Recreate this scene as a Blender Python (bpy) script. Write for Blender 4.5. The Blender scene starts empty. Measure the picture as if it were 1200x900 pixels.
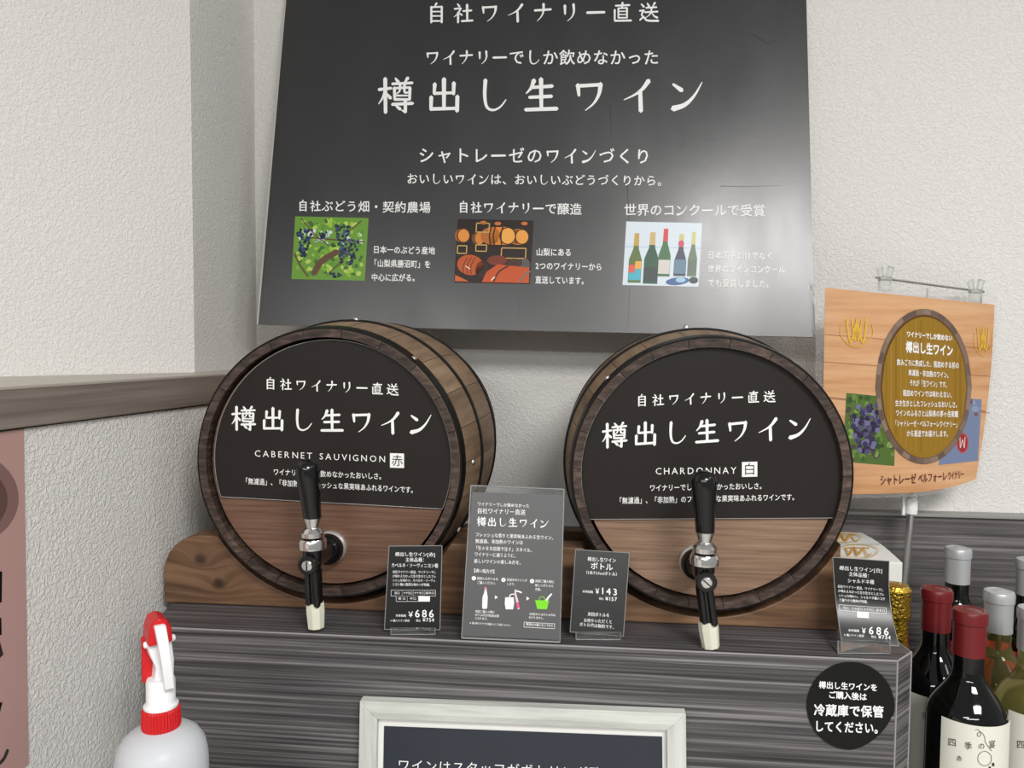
import bpy, bmesh, math, random
import numpy as np
from mathutils import Vector, Matrix
random.seed(7)
rng = np.random.RandomState(3)
S = bpy.context.scene
COL = S.collection
PI = math.pi

# ------------------------------------------------------------------ camera
F = 900.0
CAM = np.array([0.0, 0.0, 1.32])
TH, PT, RO = math.radians(5.71), math.radians(2.8), math.radians(0.4)
fw = np.array([-math.sin(TH)*math.cos(PT), math.cos(TH)*math.cos(PT), -math.sin(PT)])
r0 = np.array([math.cos(TH), math.sin(TH), 0.0])
u0 = np.cross(r0, fw)
rt = r0*math.cos(RO) + u0*math.sin(RO)
up = u0*math.cos(RO) - r0*math.sin(RO)
cd = bpy.data.cameras.new('camera'); cam = bpy.data.objects.new('camera', cd); COL.objects.link(cam)
cd.sensor_width = 36.0; cd.lens = 36.0*F/1200.0; cd.clip_start = 0.02; cd.clip_end = 60
cam.matrix_world = Matrix(((rt[0], up[0], -fw[0], CAM[0]), (rt[1], up[1], -fw[1], CAM[1]), (rt[2], up[2], -fw[2], CAM[2]), (0, 0, 0, 1)))
S.camera = cam

# ------------------------------------------------------------------ light and exposure
S.view_settings.view_transform = 'Standard'; S.view_settings.look = 'None'
S.view_settings.exposure = -0.10; S.view_settings.gamma = 1.0; S.view_settings.use_curve_mapping = False
W = bpy.data.worlds.new('world'); S.world = W; W.use_nodes = True
W.node_tree.nodes['Background'].inputs[0].default_value = (1.0, 0.992, 0.98, 1)
W.node_tree.nodes['Background'].inputs[1].default_value = 0.36

def area(name, loc, target, sx, sy, power, col=(1, 0.985, 0.965)):
    l = bpy.data.lights.new(name, 'AREA'); l.shape = 'RECTANGLE'; l.size = sx; l.size_y = sy; l.energy = power; l.color = col
    o = bpy.data.objects.new(name, l); COL.objects.link(o); o.location = loc
    d = Vector(target) - Vector(loc)
    o.rotation_euler = d.to_track_quat('-Z', 'Y').to_euler()
    return o
LIGHTS = [((0.92, -1.18, 2.60), 1.0, 0.75, 88), ((-1.3, -2.6, 2.60), 1.2, 0.3, 40),
          ((1.75, 0.10, 2.60), 0.30, 1.25, 8), ((-0.1, -3.3, 2.60), 2.6, 0.4, 100)]
for i, (p, sx, sy, pw) in enumerate(LIGHTS):
    area('ceiling_lamp', p, (p[0], p[1]+0.0001, 0), sx, sy, pw)

# ------------------------------------------------------------------ pixel helpers (1200 x 900 frame)
def rays(P):
    P = np.atleast_2d(np.asarray(P, float))
    return fw + ((P[:, :1]-600)/F)*rt - ((P[:, 1:2]-450)/F)*up
def on_plane(P, p0, n, eps=0.0):
    D = rays(P); n = np.asarray(n, float); n = n/np.linalg.norm(n)
    if n @ fw > 0: n = -n
    p = np.asarray(p0, float) + n*eps
    t = ((p-CAM) @ n)/(D @ n)
    return CAM + D*t[:, None]
def onY(P, Y, eps=0.0): return on_plane(P, (0, Y, 0), (0, -1, 0), eps)
def onZ(P, Z, eps=0.0): return on_plane(P, (0, 0, Z), (0, 0, 1), eps)
def atd(x, y, d): return CAM + d*rays([(x, y)])[0]
def pix(p):
    v = np.asarray(p, float)-CAM
    return 600+F*(v@rt)/(v@fw), 450-F*(v@up)/(v@fw)

# ------------------------------------------------------------------ materials
def rgb(r, g, b):
    f = lambda c: (c/255/12.92) if c/255 <= 0.04045 else ((c/255+0.055)/1.055)**2.4
    return (f(r), f(g), f(b), 1)
def mat(name, col, rough=0.5, metal=0.0, spec=0.5, trans=0.0, ior=1.45, coat=0.0, bump=None, alpha=1.0):
    m = bpy.data.materials.new(name); m.use_nodes = True
    nt = m.node_tree; b = nt.nodes['Principled BSDF']
    b.inputs['Base Color'].default_value = col; b.inputs['Roughness'].default_value = rough
    b.inputs['Metallic'].default_value = metal; b.inputs['Specular IOR Level'].default_value = spec
    b.inputs['Transmission Weight'].default_value = trans; b.inputs['IOR'].default_value = ior
    b.inputs['Coat Weight'].default_value = coat; b.inputs['Alpha'].default_value = alpha
    if bump: add_bump(m, *bump)
    return m
def add_bump(m, scale, strength, dist, detail=2.0, stretch=(1, 1, 1)):
    nt = m.node_tree; N = nt.nodes; L = nt.links; b = N['Principled BSDF']
    tc = N.new('ShaderNodeTexCoord'); mp = N.new('ShaderNodeMapping'); mp.inputs['Scale'].default_value = stretch
    n = N.new('ShaderNodeTexNoise'); n.inputs['Scale'].default_value = scale; n.inputs['Detail'].default_value = detail
    bp = N.new('ShaderNodeBump'); bp.inputs['Strength'].default_value = strength; bp.inputs['Distance'].default_value = dist
    L.new(tc.outputs['Object'], mp.inputs[0]); L.new(mp.outputs[0], n.inputs['Vector']); L.new(n.outputs[0], bp.inputs['Height']); L.new(bp.outputs[0], b.inputs['Normal'])
    return n
def streak(name, stops, stretch, scale=1.0, rough=0.5, bump=0.2, detail=5.0, vary=0.0, dist=0.0, spec=0.4, knots=None, distortion=0.0, fine=None, rot=(0, 0, 0)):
    """wood / laminate: noise stretched along the grain, ramped to colours"""
    m = bpy.data.materials.new(name); m.use_nodes = True
    nt = m.node_tree; N = nt.nodes; L = nt.links; b = N['Principled BSDF']
    b.inputs['Roughness'].default_value = rough; b.inputs['Specular IOR Level'].default_value = spec
    tc = N.new('ShaderNodeTexCoord'); mp = N.new('ShaderNodeMapping'); mp.inputs['Scale'].default_value = stretch; mp.inputs['Rotation'].default_value = rot
    vec = tc.outputs['Object']
    if vary or True:
        oi = N.new('ShaderNodeObjectInfo'); mu = N.new('ShaderNodeMath'); mu.operation = 'MULTIPLY'; mu.inputs[1].default_value = 13.7 if vary else 0.0
        L.new(oi.outputs['Random'], mu.inputs[0])
        ad = N.new('ShaderNodeVectorMath'); ad.operation = 'ADD'
        L.new(vec, ad.inputs[0]); L.new(mu.outputs[0], ad.inputs[1]); vec = ad.outputs[0]
    if knots:
        # bend the grain round each knot
        for (kx, kz, kr) in knots:
            sb = N.new('ShaderNodeVectorMath'); sb.operation = 'SUBTRACT'; L.new(tc.outputs['Object'], sb.inputs[0]); sb.inputs[1].default_value = (kx, 0, kz)
            sc = N.new('ShaderNodeVectorMath'); sc.operation = 'MULTIPLY'; L.new(sb.outputs[0], sc.inputs[0]); sc.inputs[1].default_value = (0.55, 0, 1)
            ln = N.new('ShaderNodeVectorMath'); ln.operation = 'LENGTH'; L.new(sc.outputs[0], ln.inputs[0])
            dv = N.new('ShaderNodeMath'); dv.operation = 'DIVIDE'; L.new(ln.outputs['Value'], dv.inputs[0]); dv.inputs[1].default_value = kr
            pw = N.new('ShaderNodeMath'); pw.operation = 'POWER'; pw.inputs[0].default_value = 2.718; 
            ng = N.new('ShaderNodeMath'); ng.operation = 'MULTIPLY'; ng.inputs[1].default_value = -1; L.new(dv.outputs[0], ng.inputs[0]); L.new(ng.outputs[0], pw.inputs[1])
            mm = N.new('ShaderNodeMath'); mm.operation = 'MULTIPLY'; mm.inputs[1].default_value = 0.030; L.new(pw.outputs[0], mm.inputs[0])
            cb = N.new('ShaderNodeCombineXYZ'); L.new(mm.outputs[0], cb.inputs[2])
            a2 = N.new('ShaderNodeVectorMath'); a2.operation = 'ADD'; L.new(vec, a2.inputs[0]); L.new(cb.outputs[0], a2.inputs[1]); vec = a2.outputs[0]
            last = pw
    L.new(vec, mp.inputs[0])
    n = N.new('ShaderNodeTexNoise'); n.inputs['Scale'].default_value = scale; n.inputs['Detail'].default_value = detail; n.inputs['Roughness'].default_value = 0.6
    n.inputs['Distortion'].default_value = distortion
    L.new(mp.outputs[0], n.inputs['Vector'])
    r = N.new('ShaderNodeValToRGB'); el = r.color_ramp.elements
    while len(el) < len(stops): el.new(0.5)
    for e, (p, c) in zip(el, stops): e.position = p; e.color = c
    L.new(n.outputs[0], r.inputs[0]); colr = r.outputs[0]
    if fine:
        n2 = N.new('ShaderNodeTexNoise'); n2.inputs['Scale'].default_value = 1; n2.inputs['Detail'].default_value = 3
        mp2 = N.new('ShaderNodeMapping'); mp2.inputs['Scale'].default_value = fine[0]; L.new(vec, mp2.inputs[0]); L.new(mp2.outputs[0], n2.inputs['Vector'])
        mr = N.new('ShaderNodeMapRange'); mr.inputs[1].default_value = 0.3; mr.inputs[2].default_value = 0.7; mr.inputs[3].default_value = 1-fine[1]; mr.inputs[4].default_value = 1+fine[1]
        L.new(n2.outputs[0], mr.inputs[0])
        mx = N.new('ShaderNodeMix'); mx.data_type = 'RGBA'; mx.blend_type = 'MULTIPLY'; mx.inputs[0].default_value = 1
        L.new(colr, mx.inputs[6]); L.new(mr.outputs[0], mx.inputs[7]); colr = mx.outputs[2]
    if vary:
        mr = N.new('ShaderNodeMapRange'); mr.inputs[3].default_value = 1-vary; mr.inputs[4].default_value = 1+vary; L.new(oi.outputs['Random'], mr.inputs[0])
        mx = N.new('ShaderNodeMix'); mx.data_type = 'RGBA'; mx.blend_type = 'MULTIPLY'; mx.inputs[0].default_value = 1
        L.new(colr, mx.inputs[6]); L.new(mr.outputs[0], mx.inputs[7]); colr = mx.outputs[2]
    if knots:
        for (kx, kz, kr) in knots:
            sb = N.new('ShaderNodeVectorMath'); sb.operation = 'SUBTRACT'; L.new(tc.outputs['Object'], sb.inputs[0]); sb.inputs[1].default_value = (kx, 0, kz)
            sc = N.new('ShaderNodeVectorMath'); sc.operation = 'MULTIPLY'; L.new(sb.outputs[0], sc.inputs[0]); sc.inputs[1].default_value = (0.8, 0, 1)
            ln = N.new('ShaderNodeVectorMath'); ln.operation = 'LENGTH'; L.new(sc.outputs[0], ln.inputs[0])
            mr = N.new('ShaderNodeMapRange'); mr.interpolation_type = 'SMOOTHSTEP'; mr.inputs[1].default_value = kr*0.25; mr.inputs[2].default_value = kr; mr.inputs[3].default_value = 0.28; mr.inputs[4].default_value = 1.0
            L.new(ln.outputs['Value'], mr.inputs[0])
            mx = N.new('ShaderNodeMix'); mx.data_type = 'RGBA'; mx.blend_type = 'MULTIPLY'; mx.inputs[0].default_value = 1
            L.new(colr, mx.inputs[6]); L.new(mr.outputs[0], mx.inputs[7]); colr = mx.outputs[2]
    L.new(colr, b.inputs['Base Color'])
    if bump:
        bp = N.new('ShaderNodeBump'); bp.inputs['Strength'].default_value = bump; bp.inputs['Distance'].default_value = 0.0008
        L.new(n.outputs[0], bp.inputs['Height']); L.new(bp.outputs[0], b.inputs['Normal'])
    return m

def wallpaper(name, col, scale=150, strength=0.6):
    m = mat(name, col, rough=0.75, spec=0.25)
    nt = m.node_tree; N = nt.nodes; L = nt.links; b = N['Principled BSDF']
    tc = N.new('ShaderNodeTexCoord')
    n = N.new('ShaderNodeTexNoise'); n.inputs['Scale'].default_value = scale; n.inputs['Detail'].default_value = 2.5; n.inputs['Distortion'].default_value = 0.9
    L.new(tc.outputs['Object'], n.inputs['Vector'])
    r = N.new('ShaderNodeMapRange'); r.inputs[1].default_value = 0.36; r.inputs[2].default_value = 0.64; L.new(n.outputs[0], r.inputs[0])
    bp = N.new('ShaderNodeBump'); bp.inputs['Strength'].default_value = strength; bp.inputs['Distance'].default_value = 0.0011
    L.new(r.outputs[0], bp.inputs['Height']); L.new(bp.outputs[0], b.inputs['Normal'])
    return m
M = {}
M['wall'] = wallpaper('wallpaper_white', rgb(230, 228, 224), 250, 0.75)
M['wall_fine'] = wallpaper('wallpaper_fine', rgb(232, 230, 226), 260, 0.6)
M['lam'] = streak('grey_laminate', [(0.28, rgb(44, 41, 43)), (0.46, rgb(74, 71, 73)), (0.55, rgb(92, 89, 90)), (0.72, rgb(132, 129, 130))],
                  (3.0, 3.0, 360), 1.0, rough=0.42, bump=0.25, detail=3.0, fine=((1.2, 1.2, 70), 0.22))
M['lam_top'] = streak('grey_laminate_top', [(0.28, rgb(50, 48, 50)), (0.5, rgb(78, 75, 77)), (0.72, rgb(118, 115, 116))],
                  (3.2, 300, 3.2), 1.0, rough=0.42, bump=0.15, detail=3.0)
M['lam_back'] = streak('grey_laminate_wall', [(0.3, rgb(62, 59, 60)), (0.5, rgb(92, 88, 88)), (0.74, rgb(132, 128, 127))],
                  (4, 4, 230), 1.0, rough=0.5, bump=0.1, detail=4.0, fine=((1.5, 1.5, 30), 0.2))
M['edge'] = mat('pale_edge_band', rgb(150, 146, 146), 0.45)
M['trim'] = mat('trim_grey', rgb(150, 148, 145), 0.5)
M['ledge'] = streak('taupe_ledge', [(0.3, rgb(112, 102, 94)), (0.6, rgb(134, 124, 115)), (0.8, rgb(150, 140, 131))], (4, 4, 120), 1, rough=0.5, bump=0.05, detail=3)
M['ledge_top'] = mat('taupe_ledge_top', rgb(176, 168, 158), 0.4)
M['stave'] = streak('stave_wood', [(0.25, rgb(104, 84, 66)), (0.5, rgb(138, 115, 92)), (0.75, rgb(160, 136, 111))], (70, 3.5, 70), 1, rough=0.55, bump=0.3, vary=0.12)
M['stave_end'] = streak('stave_end_dark', [(0.25, rgb(30, 23, 20)), (0.5, rgb(62, 48, 41)), (0.78, rgb(104, 86, 76))], (60, 60, 200), 1, rough=0.6, bump=0.6, vary=0.25, rot=(0, 0.4, 0))
M['head'] = streak('head_wood_red', [(0.25, rgb(78, 54, 42)), (0.5, rgb(106, 77, 60)), (0.78, rgb(130, 98, 78))], (9, 9, 300), 1, rough=0.5, bump=0.2, fine=((2, 2, 12), 0.10))
M['head2'] = streak('head_wood_tan', [(0.25, rgb(100, 77, 61)), (0.5, rgb(134, 107, 87)), (0.78, rgb(160, 132, 111))], (9, 9, 280), 1, rough=0.5, bump=0.2, fine=((2, 2, 12), 0.10))
M['hoop'] = mat('hoop_black', rgb(28, 27, 26), 0.38, 0.6)
M['panel'] = mat('sign_panel_brown', rgb(37, 32, 30), 0.42, spec=0.28)
M['paint'] = mat('lettering_white', rgb(240, 240, 238), 0.5)
M['chrome'] = mat('chrome', (0.78, 0.77, 0.75, 1), 0.16, 1.0)
M['steel'] = mat('brushed_steel', (0.62, 0.61, 0.59, 1), 0.32, 1.0, bump=(400, 0.1, 0.0003))
M['flange'] = mat('satin_flange', (0.80, 0.79, 0.77, 1), 0.38, 0.8)
M['blackp'] = mat('black_plastic', rgb(14, 14, 15), 0.16, spec=0.6)
M['black'] = mat('black_flat', rgb(8, 8, 8), 0.6)
M['tip'] = mat('pale_rubber', rgb(214, 214, 196), 0.45)
M['acry'] = mat('clear_acrylic', (0.93, 0.95, 0.95, 1), 0.06, trans=0.96, ior=1.3, spec=0.4)
M['acry_edge'] = mat('acrylic_edge', rgb(168, 170, 168), 0.25, trans=0.3)
M['board'] = mat('board_black', rgb(24, 24, 26), 0.31, spec=1.0, bump=(60, 0.05, 0.001))
_n = M['board'].node_tree; _t = _n.nodes.new('ShaderNodeTexCoord'); _m = _n.nodes.new('ShaderNodeMapping'); _m.inputs['Scale'].default_value = (9, 9, 3); _x = _n.nodes.new('ShaderNodeTexNoise'); _x.inputs['Scale'].default_value = 1; _x.inputs['Detail'].default_value = 5
_r = _n.nodes.new('ShaderNodeMapRange'); _r.inputs[1].default_value = 0.3; _r.inputs[2].default_value = 0.7; _r.inputs[3].default_value = 0.27; _r.inputs[4].default_value = 0.37
_n.links.new(_t.outputs['Object'], _m.inputs[0]); _n.links.new(_m.outputs[0], _x.inputs['Vector']); _n.links.new(_x.outputs[0], _r.inputs[0]); _n.links.new(_r.outputs[0], _n.nodes['Principled BSDF'].inputs['Roughness'])
M['foam'] = mat('board_edge_white', rgb(205, 202, 195), 0.6)
M['cardblk'] = mat('card_black', rgb(8, 8, 9), 0.33, spec=0.7)
M['cardgrey'] = mat('insert_charcoal', rgb(84, 84, 85), 0.35, spec=0.5)
M['frame'] = streak('frame_white_wood', [(0.3, rgb(176, 180, 172)), (0.5, rgb(200, 203, 196)), (0.75, rgb(216, 218, 212))], (8, 90, 90), 1, rough=0.5, bump=0.15)
M['frame_v'] = streak('frame_white_wood_upright', [(0.3, rgb(176, 180, 172)), (0.5, rgb(200, 203, 196)), (0.75, rgb(216, 218, 212))], (90, 90, 8), 1, rough=0.5, bump=0.15)
M['navy'] = mat('board_navy', rgb(44, 49, 58), 0.35)
M['white'] = mat('white_card', rgb(232, 232, 228), 0.5)
M['gold'] = mat('gold_foil', rgb(214, 176, 70), 0.3, 1.0, bump=(260, 0.9, 0.003))
M['goldpr'] = mat('gold_print', rgb(222, 178, 98), 0.4)
M['redcap'] = mat('red_capsule', rgb(106, 24, 28), 0.32, spec=0.5)
M['silcap'] = mat('silver_capsule', rgb(186, 188, 190), 0.36, 0.35)
M['glassblk'] = mat('dark_wine_glass', rgb(6, 7, 6), 0.05, spec=0.6)
M['glassgrn'] = mat('green_glass', (0.10, 0.20, 0.04, 1), 0.05, trans=0.8, ior=1.3)
M['glassyel'] = mat('pale_wine_glass', (0.62, 0.58, 0.22, 1), 0.04, trans=0.93, ior=1.25)
M['label'] = mat('paper_label', rgb(222, 221, 208), 0.6)
M['ink'] = mat('ink_dark', rgb(45, 45, 45), 0.6)
M['redlab'] = streak('red_striped_label', [(0.42, rgb(120, 12, 30)), (0.52, rgb(196, 36, 62))], (260, 260, 1), 1, rough=0.5, bump=0, detail=0)
M['milky'] = mat('milky_plastic', rgb(222, 226, 230), 0.35, trans=0.25, ior=1.3)
M['whitep'] = mat('white_plastic', rgb(238, 239, 240), 0.35)
M['redp'] = mat('red_plastic', rgb(200, 24, 30), 0.35)
M['pink'] = mat('poster_mauve', rgb(186, 150, 144), 0.35, spec=0.5)
M['pinkd'] = mat('poster_brown', rgb(124, 92, 88), 0.4)
M['pinkm'] = mat('poster_halo', rgb(146, 112, 106), 0.4)
M['clipm'] = mat('clip_clear', (0.86, 0.88, 0.86, 1), 0.15, trans=0.75, ior=1.3)
M['lamin'] = mat('laminate_film', (0.95, 0.95, 0.94, 1), 0.12, trans=0.92, ior=1.1)
M['sticker'] = mat('sticker_black', rgb(8, 8, 9), 0.3, spec=0.35)
M['screwm'] = mat('screw_metal', (0.55, 0.53, 0.5, 1), 0.3, 1.0)
M['floor'] = streak('floor_tile', [(0.3, rgb(150, 148, 144)), (0.7, rgb(180, 178, 174))], (6, 6, 6), 1, rough=0.4, bump=0)
M['maroon'] = mat('maroon_card', rgb(66, 20, 24), 0.5)
# cradle wood; knots in object space (object origin = world origin)
K1 = onY([(243, 651)], 0.85)[0]; K2 = onY([(264, 679)], 0.85)[0]
M['cradle'] = streak('cradle_pine_stained', [(0.25, rgb(68, 46, 32)), (0.5, rgb(106, 78, 56)), (0.78, rgb(142, 110, 82))], (7, 7, 95), 1, rough=0.5, bump=0.25, distortion=0.3,
                     knots=[(K1[0], K1[2], 0.0085), (K2[0], K2[2], 0.0095)], fine=((3, 3, 22), 0.22))
M['print'] = mat('printed_colour', (1, 1, 1, 1), 0.4)
def print_mat(name, rough, spec=0.4):
    m = mat(name, (1, 1, 1, 1), rough, spec=spec); a = m.node_tree.nodes.new('ShaderNodeVertexColor'); a.layer_name = 'Col'
    m.node_tree.links.new(a.outputs[0], m.node_tree.nodes['Principled BSDF'].inputs['Base Color']); return m
M['print'] = print_mat('printed_colour', 0.35)

# ------------------------------------------------------------------ mesh building
class MB:
    def __init__(s): s.v = []; s.f = []; s.m = []; s.sm = []
    def add(s, v, f, mi=0, smooth=False):
        o = len(s.v); s.v += [tuple(map(float, p)) for p in v]; s.f += [tuple(i+o for i in q) for q in f]; s.m += [mi]*len(f); s.sm += [smooth]*len(f); return s
    def box(s, x0, x1, y0, y1, z0, z1, mi=0):
        v = [(x, y, z) for z in (z0, z1) for y in (y0, y1) for x in (x0, x1)]
        return s.add(v, [(0, 2, 3, 1), (4, 5, 7, 6), (0, 1, 5, 4), (2, 6, 7, 3), (0, 4, 6, 2), (1, 3, 7, 5)], mi)
    def hexa(s, a, b, mi=0):   # two quads (4 pts each) joined
        v = list(a)+list(b)
        return s.add(v, [(3, 2, 1, 0), (4, 5, 6, 7), (0, 1, 5, 4), (1, 2, 6, 5), (2, 3, 7, 6), (3, 0, 4, 7)], mi)
    def lathe(s, prof, org=(0, 0, 0), axis=(0, 0, 1), n=32, mi=0, caps=True, smooth=True, mfun=None):
        ax = Vector(axis).normalized(); q = Vector((0, 0, 1)).rotation_difference(ax); o = Vector(org)
        v = []; f = []; mm = []
        for (r, z) in prof:
            for k in range(n):
                a = 2*PI*k/n; v.append(tuple(o + q @ Vector((r*math.cos(a), r*math.sin(a), z))))
        for i in range(len(prof)-1):
            for k in range(n):
                k2 = (k+1) % n; f.append((i*n+k, i*n+k2, (i+1)*n+k2, (i+1)*n+k))
        s.add(v, f, mi, smooth)
        if caps:
            o0 = len(s.v)-len(v)
            s.f.append(tuple(o0+k for k in reversed(range(n)))); s.f.append(tuple(o0+(len(prof)-1)*n+k for k in range(n))); s.m += [mi, mi]; s.sm += [False, False]
        return s
    def tube(s, pts, r, n=10, mi=0):
        P = [Vector(p) for p in pts]; R = r if isinstance(r, (list, tuple)) else [r]*len(P)
        v = []; f = []; prev = None
        for i, p in enumerate(P):
            t = (P[min(i+1, len(P)-1)]-P[max(i-1, 0)]).normalized()
            a = prev if prev is not None else (Vector((0, 0, 1)) if abs(t.z) < 0.9 else Vector((1, 0, 0)))
            x = (a-t*a.dot(t)).normalized(); prev = x; y = t.cross(x)
            for k in range(n):
                g = 2*PI*k/n; v.append(tuple(p + (x*math.cos(g)+y*math.sin(g))*R[i]))
        for i in range(len(P)-1):
            for k in range(n):
                k2 = (k+1) % n; f.append((i*n+k, i*n+k2, (i+1)*n+k2, (i+1)*n+k))
        o = len(s.v); s.add(v, f, mi, True)
        s.f.append(tuple(o+k for k in reversed(range(n)))); s.f.append(tuple(o+(len(P)-1)*n+k for k in range(n))); s.m += [mi, mi]; s.sm += [False, False]
        return s
    def prism(s, poly, a, b, mi=0, plane='XZ'):
        n = len(poly)
        if plane == 'XZ': v = [(x, a, z) for x, z in poly]+[(x, b, z) for x, z in poly]
        elif plane == 'XY': v = [(x, y, a) for x, y in poly]+[(x, y, b) for x, y in poly]
        else: v = [(a, y, z) for y, z in poly]+[(b, y, z) for y, z in poly]
        f = [tuple(range(n)), tuple(reversed(range(n, 2*n)))]+[(i, i+n, (i+1) % n+n, (i+1) % n) for i in range(n)]
        return s.add(v, f, mi)
    def build(s, name, mats, parent=None, bevel=0, seg=2, fix=True):
        me = bpy.data.meshes.new(name); me.from_pydata(s.v, [], s.f)
        ms = mats if isinstance(mats, (list, tuple)) else [mats]
        for m in ms: me.materials.append(m)
        me.polygons.foreach_set('material_index', s.m); me.polygons.foreach_set('use_smooth', s.sm)
        if fix:
            bm = bmesh.new(); bm.from_mesh(me); bmesh.ops.recalc_face_normals(bm, faces=bm.faces); bm.to_mesh(me); bm.free()
        me.update()
        if any(s.sm): me.set_sharp_from_angle(angle=math.radians(32))
        o = bpy.data.objects.new(name, me); COL.objects.link(o)
        if parent is not None: o.parent = parent
        if bevel:
            bv = o.modifiers.new('bevel', 'BEVEL'); bv.width = bevel; bv.segments = seg; bv.limit_method = 'ANGLE'; bv.angle_limit = math.radians(40)
        return o
def thing(name, label, cat, loc=(0, 0, 0), group=None):
    o = bpy.data.objects.new(name, None); COL.objects.link(o); o.location = loc; o.empty_display_size = 0.05
    o['label'] = label; o['category'] = cat
    if group: o['group'] = group
    return o
def tag(o, label, cat, group=None):
    o['label'] = label; o['category'] = cat
    if group: o['group'] = group
    return o
def keep(o, parent):           # parent without moving: geometry was written in world coordinates
    o.parent = parent; o.matrix_parent_inverse = Matrix.Translation(-Vector(parent.location)); return o
def struct(o, label=None):
    o['kind'] = 'structure'
    if label: o['label'] = label
    return o

# ------------------------------------------------------------------ lettering
def sm(pts, n=5):
    P = [np.array(p, float) for p in pts]
    if len(P) < 3: return P
    out = []
    for i in range(len(P)-1):
        p0 = P[max(i-1, 0)]; p1 = P[i]; p2 = P[i+1]; p3 = P[min(i+2, len(P)-1)]
        for k in range(n):
            t = k/n; out.append(0.5*((2*p1)+(-p0+p2)*t+(2*p0-5*p1+4*p2-p3)*t*t+(-p0+3*p1-3*p2+p3)*t**3))
    out.append(P[-1]); return out
def ribbon(pts, w0, w1, smooth=True):
    P = sm(pts) if smooth else [np.array(p, float) for p in pts]
    n = len(P); v = []; f = []
    for i, p in enumerate(P):
        t = P[min(i+1, n-1)]-P[max(i-1, 0)]; L = np.hypot(*t) or 1; nn = np.array([-t[1], t[0]])/L
        w = (w0+(w1-w0)*(i/(n-1)))/2
        v += [p+nn*w, p-nn*w]
    for i in range(n-1): f.append((2*i, 2*i+1, 2*i+3, 2*i+2))
    # rounded start
    t = P[0]-P[1]; L = np.hypot(*t) or 1; b = len(v); v.append(P[0]+t/L*w0*0.45); f.append((1, 0, b))
    t = P[-1]-P[-2]; L = np.hypot(*t) or 1; b = len(v); v.append(P[-1]+t/L*w1*0.45); f.append((2*n-2, 2*n-1, b))
    return v, f
W8 = 8.5
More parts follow.
